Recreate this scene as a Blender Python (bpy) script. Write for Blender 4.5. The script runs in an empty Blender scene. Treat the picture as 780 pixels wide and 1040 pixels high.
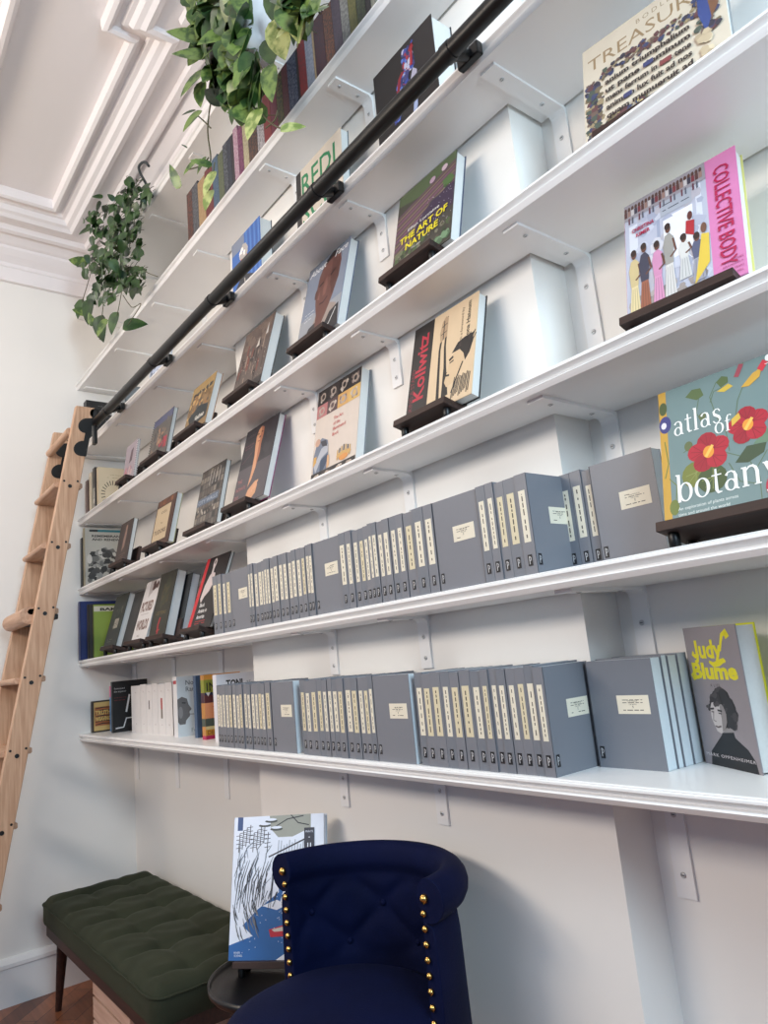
import bpy, bmesh, math, random
from mathutils import Matrix, Vector
random.seed(7)
sc = bpy.context.scene
COL = sc.collection
PI = math.pi
H = 1.325            # eye height above the floor
CEIL = H + 2.37
WX = -3.79           # end wall
YW, YB = 1.265, 1.15 # recessed wall and chimney-breast face
BL_, BR_ = -2.22, -0.853
TOP = [z + H for z in (-.236, .118, .478, .838, 1.206, 1.583, 2.0)]

# camera orientation (columns: right, down, forward)
RM = ((0.60769106, -0.21354179, -0.7649258), (0.78850715, 0.04738171, 0.61319773), (-0.09469985, -0.97578424, 0.19717267))
F = 720.0
def at(px, py, Y):
    c = (px - 390, py - 520, F)
    r = [sum(RM[i][j] * c[j] for j in range(3)) for i in range(3)]
    k = Y / r[1]
    return Vector((r[0] * k, Y, r[2] * k + H))

# ------------------------------------------------------------------ materials
_M = {}
def lin(c):
    c /= 255.0
    return c / 12.92 if c <= .04045 else ((c + .055) / 1.055) ** 2.4
def rgb(c): return (lin(c[0]), lin(c[1]), lin(c[2]), 1)
def M(c, rough=.55, metal=0.0, var=.06, scale=30.0, bump=0.0, bscale=None, sheen=0.0, spec=None, c2=None):
    key = (tuple(c), rough, metal, var, scale, bump, bscale, sheen, spec, c2)
    if key in _M: return _M[key]
    m = bpy.data.materials.new('surface'); m.use_nodes = True
    nt = m.node_tree; n = nt.nodes; b = n['Principled BSDF']
    b.inputs['Roughness'].default_value = rough; b.inputs['Metallic'].default_value = metal
    if spec is not None: b.inputs['Specular IOR Level'].default_value = spec
    if sheen:
        b.inputs['Sheen Weight'].default_value = sheen; b.inputs['Sheen Roughness'].default_value = .4
        b.inputs['Sheen Tint'].default_value = rgb([min(255, 60 + 1.3 * x) for x in c])
    tc = n.new('ShaderNodeTexCoord'); nz = n.new('ShaderNodeTexNoise')
    nz.inputs['Scale'].default_value = scale; nz.inputs['Detail'].default_value = 3
    nt.links.new(tc.outputs['Object'], nz.inputs['Vector'])
    rp = n.new('ShaderNodeValToRGB')
    a = rgb(c)
    if c2: d = rgb(c2); rp.color_ramp.elements[0].color = a; rp.color_ramp.elements[1].color = d; rp.color_ramp.elements[0].position = .42; rp.color_ramp.elements[1].position = .58
    else:
        rp.color_ramp.elements[0].color = [x * (1 - var) for x in a[:3]] + [1]
        rp.color_ramp.elements[1].color = [min(1, x * (1 + var)) for x in a[:3]] + [1]
    nt.links.new(nz.outputs['Fac'], rp.inputs['Fac']); nt.links.new(rp.outputs['Color'], b.inputs['Base Color'])
    if bump:
        n2 = n.new('ShaderNodeTexNoise'); n2.inputs['Scale'].default_value = bscale or scale * 4
        nt.links.new(tc.outputs['Object'], n2.inputs['Vector'])
        bp = n.new('ShaderNodeBump'); bp.inputs['Strength'].default_value = bump; bp.inputs['Distance'].default_value = .002
        nt.links.new(n2.outputs['Fac'], bp.inputs['Height']); nt.links.new(bp.outputs['Normal'], b.inputs['Normal'])
    _M[key] = m
    return m
def wood(c1, c2, axis='Z', scale=14, rough=.45):
    key = ('wood', c1, c2, axis, scale)
    if key in _M: return _M[key]
    m = bpy.data.materials.new('wood'); m.use_nodes = True
    nt = m.node_tree; n = nt.nodes; b = n['Principled BSDF']; b.inputs['Roughness'].default_value = rough
    tc = n.new('ShaderNodeTexCoord'); mp = n.new('ShaderNodeMapping')
    s = {'X': (.6, 8, 8), 'Y': (8, .6, 8), 'Z': (8, 8, .6)}[axis]; mp.inputs['Scale'].default_value = s
    nz = n.new('ShaderNodeTexNoise'); nz.inputs['Scale'].default_value = scale; nz.inputs['Detail'].default_value = 6; nz.inputs['Distortion'].default_value = .6
    rp = n.new('ShaderNodeValToRGB'); rp.color_ramp.elements[0].color = rgb(c1); rp.color_ramp.elements[1].color = rgb(c2)
    rp.color_ramp.elements[0].position = .3; rp.color_ramp.elements[1].position = .7
    L = nt.links.new
    L(tc.outputs['Object'], mp.inputs['Vector']); L(mp.outputs['Vector'], nz.inputs['Vector']); L(nz.outputs['Fac'], rp.inputs['Fac']); L(rp.outputs['Color'], b.inputs['Base Color'])
    _M[key] = m
    return m
def floor_mat():
    m = bpy.data.materials.new('floor_boards'); m.use_nodes = True
    nt = m.node_tree; n = nt.nodes; b = n['Principled BSDF']; b.inputs['Roughness'].default_value = .35
    tc = n.new('ShaderNodeTexCoord'); mp = n.new('ShaderNodeMapping'); mp.inputs['Rotation'].default_value = (0, 0, math.radians(45))
    br = n.new('ShaderNodeTexBrick'); br.inputs['Scale'].default_value = 1.0
    br.inputs['Brick Width'].default_value = .55; br.inputs['Row Height'].default_value = .085; br.inputs['Mortar Size'].default_value = .0015
    br.inputs['Color1'].default_value = rgb((158, 98, 66)); br.inputs['Color2'].default_value = rgb((112, 66, 44)); br.inputs['Mortar'].default_value = rgb((50, 28, 20))
    mp2 = n.new('ShaderNodeMapping'); mp2.inputs['Rotation'].default_value = (0, 0, math.radians(45)); mp2.inputs['Scale'].default_value = (2, 30, 2)
    nz = n.new('ShaderNodeTexNoise'); nz.inputs['Scale'].default_value = 2; nz.inputs['Detail'].default_value = 5
    mx = n.new('ShaderNodeMix'); mx.data_type = 'RGBA'; mx.blend_type = 'OVERLAY'; mx.inputs[0].default_value = .5
    L = nt.links.new
    L(tc.outputs['Object'], mp.inputs['Vector']); L(mp.outputs['Vector'], br.inputs['Vector'])
    L(tc.outputs['Object'], mp2.inputs['Vector']); L(mp2.outputs['Vector'], nz.inputs['Vector'])
    L(br.outputs['Color'], mx.inputs[6]); L(nz.outputs['Fac'], mx.inputs[7]); L(mx.outputs[2], b.inputs['Base Color'])
    return m
WALL = M((238, 235, 230), .55, var=.012, scale=3, bump=.05, bscale=120)
PAINT = M((240, 239, 238), .32, var=.01, scale=5)
CEILM = M((238, 233, 233), .6, var=.012, scale=3)
DWOOD = wood((32, 18, 14), (58, 35, 27), 'X', 12, .6)
PAGE = M((212, 212, 209), .8, var=.05, scale=200)
BLACK = M((14, 14, 15), .4)
METB = M((18, 18, 19), .38, metal=.3)

# ------------------------------------------------------------------ mesh building
class MB:
    def __init__(s): s.v = []; s.f = []; s.mi = []; s.mats = []; s.sm = []; s.T = Matrix.Identity(4)
    def m(s, mat):
        if mat not in s.mats: s.mats.append(mat)
        return s.mats.index(mat)
    def add(s, vs, fs, mat, smooth=False):
        o = len(s.v); s.v += [s.T @ Vector(v) for v in vs]; k = s.m(mat)
        for f in fs: s.f.append([o + i for i in f]); s.mi.append(k); s.sm.append(smooth)
    def box(s, a, b, mat, bev=0.0):
        x0, y0, z0 = a; x1, y1, z1 = b
        if bev:
            bm = bmesh.new(); bmesh.ops.create_cube(bm, size=1)
            for v in bm.verts: v.co = Vector(((x0 + x1) / 2 + v.co.x * (x1 - x0), (y0 + y1) / 2 + v.co.y * (y1 - y0), (z0 + z1) / 2 + v.co.z * (z1 - z0)))
            bmesh.ops.bevel(bm, geom=bm.edges[:], offset=bev, segments=2, affect='EDGES', profile=.5)
            bm.verts.index_update()
            s.add([v.co.copy() for v in bm.verts], [[v.index for v in f.verts] for f in bm.faces], mat); bm.free(); return
        s.add([(x0, y0, z0), (x1, y0, z0), (x1, y1, z0), (x0, y1, z0), (x0, y0, z1), (x1, y0, z1), (x1, y1, z1), (x0, y1, z1)],
              [(0, 3, 2, 1), (4, 5, 6, 7), (0, 1, 5, 4), (1, 2, 6, 5), (2, 3, 7, 6), (3, 0, 4, 7)], mat)
    def loops(s, L, mat, smooth=True, closed=False, cap=True, ring=True):
        n = len(L[0]); vs = [p for l in L for p in l]; fs = []
        m = len(L)
        for i in range(m if closed else m - 1):
            a = i * n; b = ((i + 1) % m) * n
            for j in range(n if ring else n - 1):
                k = (j + 1) % n; fs.append((a + j, a + k, b + k, b + j))
        s.add(vs, fs, mat, smooth)
        if cap and not closed:
            s.add(L[0], [tuple(range(n))[::-1]], mat); s.add(L[-1], [tuple(range(n))], mat)
    def tube(s, pts, r, mat, n=10, cap=True):
        pts = [Vector(p) for p in pts]; L = []; up = None
        rs = r if isinstance(r, (list, tuple)) else [r] * len(pts)
        for i, p in enumerate(pts):
            d = (pts[min(i + 1, len(pts) - 1)] - pts[max(i - 1, 0)]).normalized()
            if up is None: up = d.orthogonal().normalized()
            up = (up - up.dot(d) * d).normalized(); w = d.cross(up)
            L.append([p + rs[i] * (math.cos(2 * PI * k / n) * up + math.sin(2 * PI * k / n) * w) for k in range(n)])
        s.loops(L, mat, cap=cap)
    def lathe(s, prof, c, mat, n=32, cap=True):
        L = [[(c[0] + r * math.cos(2 * PI * k / n), c[1] + r * math.sin(2 * PI * k / n), c[2] + z) for k in range(n)] for r, z in prof]
        s.loops(L, mat, cap=cap)
    def ball(s, c, r, mat, n=10, sz=(1, 1, 1)):
        L = []
        for i in range(1, 7):
            a = PI * i / 7; L.append([(c[0] + sz[0] * r * math.sin(a) * math.cos(2 * PI * k / n), c[1] + sz[1] * r * math.sin(a) * math.sin(2 * PI * k / n), c[2] - sz[2] * r * math.cos(a)) for k in range(n)])
        s.loops(L, mat)
    def build(s, name, parent=None, loc=None, rot=None):
        me = bpy.data.meshes.new(name); me.from_pydata([tuple(v) for v in s.v], [], s.f)
        for m in s.mats: me.materials.append(m)
        for p, k, q in zip(me.polygons, s.mi, s.sm): p.material_index = k; p.use_smooth = q
        me.update()
        o = bpy.data.objects.new(name, me); COL.objects.link(o)
        if parent: o.parent = parent
        if loc: o.location = loc
        if rot: o.rotation_euler = rot
        return o
def fixn(o):
    bm = bmesh.new(); bm.from_mesh(o.data); bmesh.ops.remove_doubles(bm, verts=bm.verts, dist=1e-6); bmesh.ops.recalc_face_normals(bm, faces=bm.faces); bm.to_mesh(o.data); bm.free(); return o
def tag(o, label, cat, group=None, kind=None):
    if label: o['label'] = label
    if cat: o['category'] = cat
    if group: o['group'] = group
    if kind: o['kind'] = kind
    return o
def empty(name, loc=(0, 0, 0), rot=(0, 0, 0)):
    o = bpy.data.objects.new(name, None); COL.objects.link(o); o.empty_display_size = .05
    o.location = loc; o.rotation_euler = rot; return o

# ------------------------------------------------------------------ lettering
_TX = {}
def glyphs(s, bold=0.0, shear=0.0, space=1.0):
    key = (s, bold, shear, space)
    if key in _TX: return _TX[key]
    cu = bpy.data.curves.new('lettering', 'FONT'); cu.body = s; cu.size = 1; cu.offset = bold; cu.shear = shear; cu.space_character = space; cu.resolution_u = 2
    o = bpy.data.objects.new('lettering', cu); COL.objects.link(o)
    dg = bpy.context.evaluated_depsgraph_get(); e = o.evaluated_get(dg); me = e.to_mesh()
    vs = [(v.co.x, v.co.y) for v in me.vertices]; fs = [tuple(p.vertices) for p in me.polygons]
    e.to_mesh_clear(); bpy.data.objects.remove(o); bpy.data.curves.remove(cu)
    xs = [v[0] for v in vs] or [0]; ys = [v[1] for v in vs] or [0]
    r = (vs, fs, min(xs), max(xs), min(ys), max(ys)); _TX[key] = r
    return r
def ring(cx, cy, ro, so, ri, si, n=20):
    return ('ring', cx, cy, ro, so, ri, si)
SER = {  # drawn roman letters: strokes (points, widths) and rings
 'o': (.92, [ring(.46, .5, .44, .52, .25, .46)]),
 'b': (.98, [([(.17, 0), (.17, 1.5)], .17), ([(.0, 1.5), (.2, 1.46)], .08), ring(.54, .5, .42, .52, .24, .45)]),
 'n': (1.06, [([(.2, 0), (.2, 1)], .17), ([(.02, .97), (.2, .95)], .08), ([(.02, .03), (.38, .03)], .06), ([(.26, .8), (.42, .96), (.62, .98), (.76, .86), (.82, .66)], [.06, .1, .12, .15, .17]), ([(.82, .68), (.82, 0)], .17), ([(.64, .03), (1.0, .03)], .06)]),
 'a': (.86, [ring(.37, .29, .33, .31, .17, .25), ([(.64, .75), (.64, .08), (.8, .02)], [.16, .16, .06]), ([(.64, .7), (.58, .9), (.42, .98), (.24, .95), (.14, .8)], [.16, .12, .07, .08, .15])]),
 't': (.6, [([(.26, 1.3), (.26, .2), (.34, .05), (.55, .06)], [.1, .17, .14, .05]), ([(.02, .97), (.56, .97)], .07)]),
 'l': (.44, [([(.2, 0), (.2, 1.55)], .17), ([(.03, 1.53), (.2, 1.51)], .08), ([(.02, .03), (.4, .03)], .06)]),
 's': (.72, [([(.6, .78), (.5, .95), (.3, .97), (.14, .82), (.2, .62), (.5, .42), (.6, .22), (.46, .04), (.24, .02), (.08, .2)], [.09, .06, .07, .14, .18, .18, .14, .07, .06, .09])]),
 'f': (.56, [([(.24, 0), (.24, 1.2), (.34, 1.45), (.54, 1.46), (.62, 1.36)], [.17, .17, .12, .07, .14]), ([(.02, .97), (.52, .97)], .07), ([(.04, .03), (.44, .03)], .06)]),
 'y': (.98, [([(.12, 1), (.5, .12)], .17), ([(.86, 1), (.5, .1), (.3, -.38), (.1, -.45)], [.06, .07, .08, .13]), ([(0, .97), (.3, .97)], .06), ([(.7, .97), (1, .97)], .06)]),
}
class Art:
    """flat printed artwork on a plane: u to the right, v up"""
    def __init__(s, mb, w, h, fn): s.mb = mb; s.w = w; s.h = h; s.fn = fn; s.l = .00006
    def _n(s): s.l += .000007; return s.l
    def _put(s, pts, fs, mat):
        l = s._n(); s.mb.add([s.fn(x, y, l) for x, y in pts], fs, mat)
    def poly(s, pts, c, abs_=False):
        mat = c if not isinstance(c, tuple) else M(c, .45)
        P = pts if abs_ else [(u * s.w, v * s.h) for u, v in pts]
        a = sum(P[i][0] * P[(i + 1) % len(P)][1] - P[(i + 1) % len(P)][0] * P[i][1] for i in range(len(P)))
        if a < 0: P = P[::-1]
        s._put(P, [tuple(range(len(P)))], mat)
    def rect(s, u0, v0, u1, v1, c): s.poly([(u0, v0), (u1, v0), (u1, v1), (u0, v1)], c)
    def ell(s, u, v, ru, rv, c, n=16, rot=0):
        p = []
        for k in range(n):
            a = 2 * PI * k / n; x, y = ru * s.w * math.cos(a), rv * s.h * math.sin(a)
            p.append((u * s.w + x * math.cos(rot) - y * math.sin(rot), v * s.h + x * math.sin(rot) + y * math.cos(rot)))
        s.poly(p, c, True)
    def stroke(s, pts, wd, c, abs_=False):
        mat = c if not isinstance(c, tuple) else M(c, .45)
        P = [Vector(p) if abs_ else Vector((p[0] * s.w, p[1] * s.h)) for p in pts]
        W = wd if isinstance(wd, list) else [wd] * len(P)
        if not abs_: W = [q * s.w for q in W]
        vs = []
        for i, p in enumerate(P):
            d = P[min(i + 1, len(P) - 1)] - P[max(i - 1, 0)]
            d = d.normalized() if d.length > 0 else Vector((1, 0)); q = Vector((-d.y, d.x)) * W[i] / 2
            vs += [tuple(p - q), tuple(p + q)]
        s._put(vs, [(2 * i, 2 * i + 2, 2 * i + 3, 2 * i + 1) for i in range(len(P) - 1)], mat)
    def text(s, t, u, v, hh, c, al='l', maxw=None, bold=0.0, shear=0.0, space=1.0, rot=0.0):
        """hh: cap height as a part of h; u, v: baseline point"""
        vs, fs, x0, x1, y0, y1 = glyphs(t, bold, shear, space)
        if not fs: return
        mat = c if not isinstance(c, tuple) else M(c, .45)
        k = hh * s.h / .7; kx = k
        if maxw and (x1 - x0) * k > maxw * s.w or (maxw and maxw < 0): kx = abs(maxw) * s.w / (x1 - x0)
        off = {'l': -x0, 'c': -(x0 + x1) / 2, 'r': -x1}[al]
        ca, sa = math.cos(rot), math.sin(rot); P = []
        for x, y in vs:
            X, Y = (x + off) * kx, y * k; P.append((u * s.w + X * ca - Y * sa, v * s.h + X * sa + Y * ca))
        s._put(P, fs, mat)
    def serif(s, t, u, v, xh, c, sx=1.0, rot=0.0):
        k = xh * s.h; x = 0.0; ca, sa = math.cos(rot), math.sin(rot)
        mat = M(c, .45)
        def tr(p): X, Y = (x + p[0] * sx) * k, p[1] * k; return (u * s.w + X * ca - Y * sa, v * s.h + X * sa + Y * ca)
        for ch in t:
            wd, els = SER[ch]
            for e in els:
                if e[0] == 'ring':
                    _, cx, cy, ro, so, ri, si = e; n = 20
                    A = [tr((cx + ro * math.cos(2 * PI * i / n), cy + so * math.sin(2 * PI * i / n))) for i in range(n)]
                    B = [tr((cx + ri * math.cos(2 * PI * i / n), cy + si * math.sin(2 * PI * i / n))) for i in range(n)]
                    s._put(A + B, [(i, (i + 1) % n, n + (i + 1) % n, n + i) for i in range(n)], mat)
                else:
                    W = e[1] if isinstance(e[1], list) else [e[1]] * len(e[0])
                    s.stroke([tr(p) for p in e[0]], [q * k for q in W], mat, True)
            x += wd * sx + .06
    def scribble(s, u0, v0, u1, v1, c, rows=3, wd=.012, seed=1, fill=.75):
        rnd = random.Random(seed)
        for r in range(rows):
            v = v1 - (r + .5) * (v1 - v0) / rows; x = u0
            while x < u1 - .01:
                L = rnd.uniform(.03, .1); e = min(u1, x + L)
                if rnd.random() < fill + .1: s.stroke([(x, v), (e, v)], wd, c)
                x = e + .02
    def blobs(s, u0, v0, u1, v1, cols, n, size=(.02, .06), seed=2, asp=1.0):
        rnd = random.Random(seed)
        for i in range(n):
            r = rnd.uniform(*size); u = rnd.uniform(u0 + r, max(u0 + r, u1 - r)); rv = r * s.w / s.h * asp
            v = rnd.uniform(min(v0 + rv, v1), max(v0 + rv, v1 - rv))
            k = rnd.randint(5, 8); P = []
            for j in range(k):
                a = 2 * PI * j / k; q = rnd.uniform(.6, 1.1)
                P.append((min(u1, max(u0, u + r * q * math.cos(a))), min(v1, max(v0, v + rv * q * math.sin(a)))))
            s.poly(P, rnd.choice(cols))

# ------------------------------------------------------------------ room shell
def struct(o, label=None): o['kind'] = 'structure'; return o
mb = MB()
mb.box((-4.2, -6, -.08), (6, 1.5, 0), floor_mat()); struct(mb.build('floor'))
mb = MB(); mb.box((-4.2, -4, CEIL), (3.2, 1.5, CEIL + .1), CEILM); struct(mb.build('ceiling'))
mb = MB(); mb.box((WX - .2, -4, 0), (WX, 1.5, CEIL), WALL); struct(mb.build('wall_left'))
mb = MB()
P = [(WX, YW), (BL_, YW), (BL_, YB), (BR_, YB), (BR_, YW), (3.2, YW), (3.2, 1.5), (WX, 1.5)]
mb.loops([[(x, y, 0) for x, y in P], [(x, y, CEIL) for x, y in P]], WALL, smooth=False)
struct(fixn(mb.build('wall_back')))
# cornice: profile (distance from wall, height below the ceiling) swept along end wall, shelf wall and chimney breast
PR = [(-.09, -.275), (0, -.275), (.012, -.275), (.012, -.2), (.018, -.195), (.018, -.175), (.03, -.165), (.05, -.15), (.075, -.125), (.08, -.112), (.095, -.108), (.11, -.1),
      (.135, -.088), (.15, -.072), (.152, -.06), (.156, -.06), (.156, -.09), (.165, -.095), (.19, -.092), (.196, -.064), (.262, -.064), (.266, -.082), (.285, -.086), (.3, -.072), (.318, -.066),
      (.33, -.044), (.345, -.042), (.352, -.026), (.372, -.028), (.376, -.046), (.388, -.052), (.402, -.046), (.406, -.02), (.406, .01)]
def corn(d, dz):
    z = CEIL + dz; y1 = 1.195; y2 = 1.095; x0 = WX + d + (.012 if d > 0 else 0); xj = -1.83 - d
    return [(x0, -4, z), (x0, y1 - d, z), (xj, y1 - d, z), (xj, y2 - d, z), (3.2, y2 - d, z)]
rows = [corn(d, dz) for d, dz in PR]
mb = MB(); mb.loops([list(c) for c in zip(*rows)], CEILM, smooth=False, ring=False, cap=False)
struct(fixn(mb.build('trim_1')))
mb = MB()
for pr in [[(.385, .01), (.385, -.03), (.4, -.045), (.415, -.045), (.43, -.03), (.43, .01)]]:
    mb.loops([[(x, y, CEIL + z) for y, z in pr] for x in (WX + .4, 3.2)], CEILM, smooth=False)
struct(fixn(mb.build('trim_2')))
BASEP = [(0, 0), (.022, 0), (.022, .15), (.03, .155), (.03, .17), (.018, .185), (.01, .19), (0, .19)]
mb = MB(); mb.loops([[(WX + d, y, z) for d, z in BASEP] for y in (-4, YW)], PAINT, smooth=False); struct(fixn(mb.build('baseboard_left')))
mb = MB()
for x0, x1, yy in ((WX, BL_, YW), (BL_ - .02, BR_ + .02, YB), (BR_, 3.2, YW)):
    mb.loops([[(x, yy - d, z) for d, z in BASEP] for x in (x0, x1)], PAINT, smooth=False)
struct(fixn(mb.build('baseboard_back')))

# ------------------------------------------------------------------ shelves with mouldings and L brackets
ED = [(1.03, -.0335), (1.03, 0), (1.006, 0), (1.003, -.002), (1.004, -.0035), (1.0, -.005), (1.0, -.0085), (1.003, -.0105), (1.012, -.0135), (1.0165, -.0175), (1.0165, -.0205), (1.0055, -.0215), (1.0025, -.024), (1.006, -.029), (1.0095, -.0335)]
SHD = ['lowest white wall shelf, long and holding grey bundles of books', 'second white wall shelf from the bottom, under the green flower book', 'third white wall shelf from the bottom, under the pink-striped book',
       'fourth white wall shelf from the bottom, under the manuscript book', 'fifth white wall shelf, with the black ladder rail along its edge', 'sixth white wall shelf, holding the row of patterned spines', 'topmost white wall shelf, close below the ceiling cornice']
SCREW = M((205, 205, 205), .4, metal=.6)
def plate_screw(parent, c, n):
    m = MB()
    r = .0055
    if n == 'z': m.lathe([(r, 0), (r, -.0012), (r * .6, -.002)], c, SCREW, 10); m.box((c[0] - .003, c[1] - .0008, c[2] - .0024), (c[0] + .003, c[1] + .0008, c[2] - .0015), M((90, 90, 92)))
    else:
        L = [[(c[0] + q * math.cos(2 * PI * k / 10), c[1] - d, c[2] + q * math.sin(2 * PI * k / 10)) for k in range(10)] for q, d in ((r, 0), (r, .0012), (r * .6, .002))]
        m.loops(L, SCREW); m.box((c[0] - .003, c[1] - .0024, c[2] - .0008), (c[0] + .003, c[1] - .0015, c[2] + .0008), M((90, 90, 92)))
    m.build('screw', parent)
for i, z in enumerate(TOP):
    mb = MB(); x1 = 1.2
    a, b = z - .0335, z
    g = .008
    q_ = [(WX + .001, 1.03), (x1, 1.03), (x1, YW - g), (BR_ + g, YW - g), (BR_ + g, YB - g), (BL_ - g, YB - g), (BL_ - g, YW - g), (WX + .001, YW - g)]
    mb.loops([[(x, y, a) for x, y in q_], [(x, y, b) for x, y in q_]], PAINT, smooth=False)
    sh = tag(fixn(mb.build('wall_shelf')), SHD[i], 'shelf', 'white moulded wall shelves')
    mb = MB(); mb.loops([[(x, y, z + q) for y, q in ED] for x in (WX + .001, x1)], PAINT, smooth=False); fixn(mb.build('edge_moulding', sh))
    for x in (-3.75, -3.23, -2.73, -2.285, -1.74, -1.34, -.82):
        bump = BL_ < x < BR_; yw = YB if bump else YW; L = .125 if bump else .215
        w = .038; t = .006; y0 = 1.022 if bump else 1.03
        mb = MB(); r = .02
        prof = [(y0, a), (y0, a - t), (yw - r, a - t)] + [(yw - t - (r - t) + (r - t) * math.sin(k * PI / 8), a - r + (r - t) * math.cos(k * PI / 8)) for k in range(1, 4)] + [(yw - t, a - r), (yw - t, a - L), (yw - .0004, a - L), (yw - .0004, a)]
        mb.loops([[(x, y, q) for y, q in prof], [(x + w, y, q) for y, q in prof]], PAINT, smooth=False)
        br = fixn(mb.build('bracket', sh))
        if x > -2:
            xm = x + w / 2
            for yy in ((y0 + .025, yw - .04) if bump else (y0 + .045, yw - .06)): plate_screw(br, (xm, yy, a - t), 'z')
            for zz in ((a - .05, a - L + .025) if bump else (a - .07, a - L + .04)): plate_screw(br, (xm, yw - t, zz), 'y')

# ------------------------------------------------------------------ ladder rail and ladder
ry, rz = .93, 1.166 + H
rail = empty('ladder_rail', (-3.19, ry, rz)); tag(rail, 'black steel ladder rail fixed along the front of the fifth shelf', 'rail')
rail.location = (0, 0, 0)
mb = MB(); mb.tube([(-3.21, ry, rz), (1.1, ry, rz)], .0185, METB, 20); mb.build('rail_tube', rail)
for x in (-3.03, -2.47, -1.94, -1.31, -.81):
    mb = MB(); z0 = TOP[4] - .03
    mb.box((x - .03, .982, z0 - .004), (x + .03, .9995, z0 + .026), METB, .003)
    mb.tube([(x, ry + .01, rz), (x, .985, z0 + .012)], .013, METB, 12)
    mb.tube([(x - .011, ry, rz), (x + .011, ry, rz)], .0205, METB, 20)
    mb.build('standoff', rail)
OAK = wood((178, 138, 108), (208, 172, 142), 'Z', 10, .5)
OAKX = wood((176, 136, 108), (204, 168, 140), 'X', 10, .5)
lad = empty('library_ladder', (-3.4, .42, 0)); tag(lad, 'pale oak library ladder leaning on the black rail by the end wall', 'ladder')
S = .184; ZT = 1.235 + H
def ly(z): return .847 + S * (z - ZT)
for x0 in (-3.63, -3.23):
    mb = MB()
    mb.loops([[(x0 + dx - (-3.4), ly(z) + dy - .42, z) for dx, dy in ((.002, 0), (.028, 0), (.03, .003), (.03, .077), (.028, .08), (.002, .08), (0, .077), (0, .003))] for z in (0, .8, 1.6, ZT)], OAK, smooth=False)
    st = fixn(mb.build('stile', lad))
    if x0 > -3.5:
        for z in (.869, .595, .315, .039, -.237, -.51):
            zz = z + H; yc = ly(zz) + .04 - .42; xs = x0 + .03 + 3.4
            for dy, dz, r in ((0, -.012, .0085), (-.028, .01, .0048), (.028, .012, .0048)):
                mb = MB(); mb.loops([[(xs + q, yc + dy + S * dz + r * math.cos(2 * PI * k / 12), zz + dz + r * math.sin(2 * PI * k / 12)) for k in range(12)] for q in (-.001, .0012)], BLACK); mb.build('bolt_cap', st)
for z in (.869, .595, .315, .039, -.237, -.51, -.79, -1.06):
    mb = MB(); zz = z + H; y0 = ly(zz) - .42 - .022; n = 6
    pr = [(.012 - .012 * math.sin(PI * k / n), -.012 * math.cos(PI * k / n)) for k in range(n + 1)] + [(.115, .012), (.12, .008), (.12, -.008), (.115, -.012)]
    mb.loops([[(x + 3.4, y0 + y, zz + q) for y, q in pr] for x in (-3.6, -3.23)], OAKX, smooth=False); fixn(mb.build('rung', lad))
mb = MB(); zz = 1.12 + H; mb.tube([(-3.6 + 3.4, ly(zz) + .0 - .42, zz), (-3.23 + 3.4, ly(zz) - .42, zz)], .017, OAKX, 14); mb.build('hand_grip', lad)
for x0 in (-3.6, -3.2):   # black double-lobed roller plates
    mb = MB(); pts = []
    def yz(dy, dz): return (ly(ZT + dz) + dy - .42, ZT + dz)
    out = [(.083, -.05)]
    for k in range(0, 11): a = PI / 2 + PI * k / 10; out.append((.06 + .036 * math.cos(a), -.09 + .036 * math.sin(a)))
    for k in range(0, 11): a = PI / 2 + PI * k / 10; out.append((.06 + .036 * math.cos(a), -.20 + .036 * math.sin(a)))
    out += [(.083, -.236)]
    P = [yz(*p) for p in out]
    mb.loops([[(x0 + 3.4 + q, y, z) for y, z in P] for q in (-.0005, .003)], BLACK, smooth=False)
    mb.box((x0 + 3.4 - .03, ly(ZT - .03) + .08 - .42, ZT - .17), (x0 + 3.4 + .006, ly(ZT - .03) + .095 - .42, ZT - .02), BLACK, .002)
    c = Vector((x0 + 3.4 - .012, ry - .42, rz + .03))
    mb.loops([[(c.x + q, c.y + .024 * math.cos(2 * PI * k / 16), c.z + .012 + .024 * math.sin(2 * PI * k / 16)) for k in range(16)] for q in (-.012, .012)], METB)
    fixn(mb.build('roller_bracket', lad))
mb = MB(); mb.box((-3.6 + 3.4, .70 - .42 + .01, .315 + H - .035), (-3.23 + 3.4, .70 - .42 + .075, .315 + H - .0125), BLACK, .004); mb.build('step_hook', lad)
mb = MB(); c = (.0, ly(.315 + H) - .42 - .015, .3 + H)
mb.loops([[(x, c[1] + .036 * math.cos(2 * PI * k / 18), c[2] + .036 * math.sin(2 * PI * k / 18)) for k in range(18)] for x in (-.2, .17)], OAKX); mb.build('round_rest', lad)

# ------------------------------------------------------------------ books
def book(name, label, loc, w, h, t, tilt=0.0, rot=0.0, cover=(60, 60, 60), spine=None, back=None, art=None, sart=None, group=None, pages=None, b=.002, o=.003, rough=.4, cat='book', soft=False):
    root = empty(name, loc, (-math.radians(tilt), 0, math.radians(rot)))
    root.rotation_mode = 'XYZ'
    tag(root, label, cat, group)
    cm = cover if not isinstance(cover, tuple) else M(cover, rough)
    sm = cm if spine is None else (spine if not isinstance(spine, tuple) else M(spine, rough))
    bm_ = cm if back is None else M(back, rough)
    mb = MB()
    mb.box((0, 0, 0), (w, b, h), cm); mb.box((0, t - b, 0), (w, t, h), bm_); mb.box((-.0005, 0, 0), (b, t, h), sm)
    if art: art(Art(mb, w, h, lambda u, v, l: (u, -l, v)))
    if sart: sart(Art(mb, t, h, lambda u, v, l: (-l - .0005, t - u, v)))
    mb.build('cover', root)
    pb = MB(); oo = .0006 if soft else o
    pb.box((b, b, oo), (w - oo, t - b, h - oo), PAGE if pages is None else M(pages, .8, var=.05, scale=200)); pb.build('page_block', root)
    return root
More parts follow.
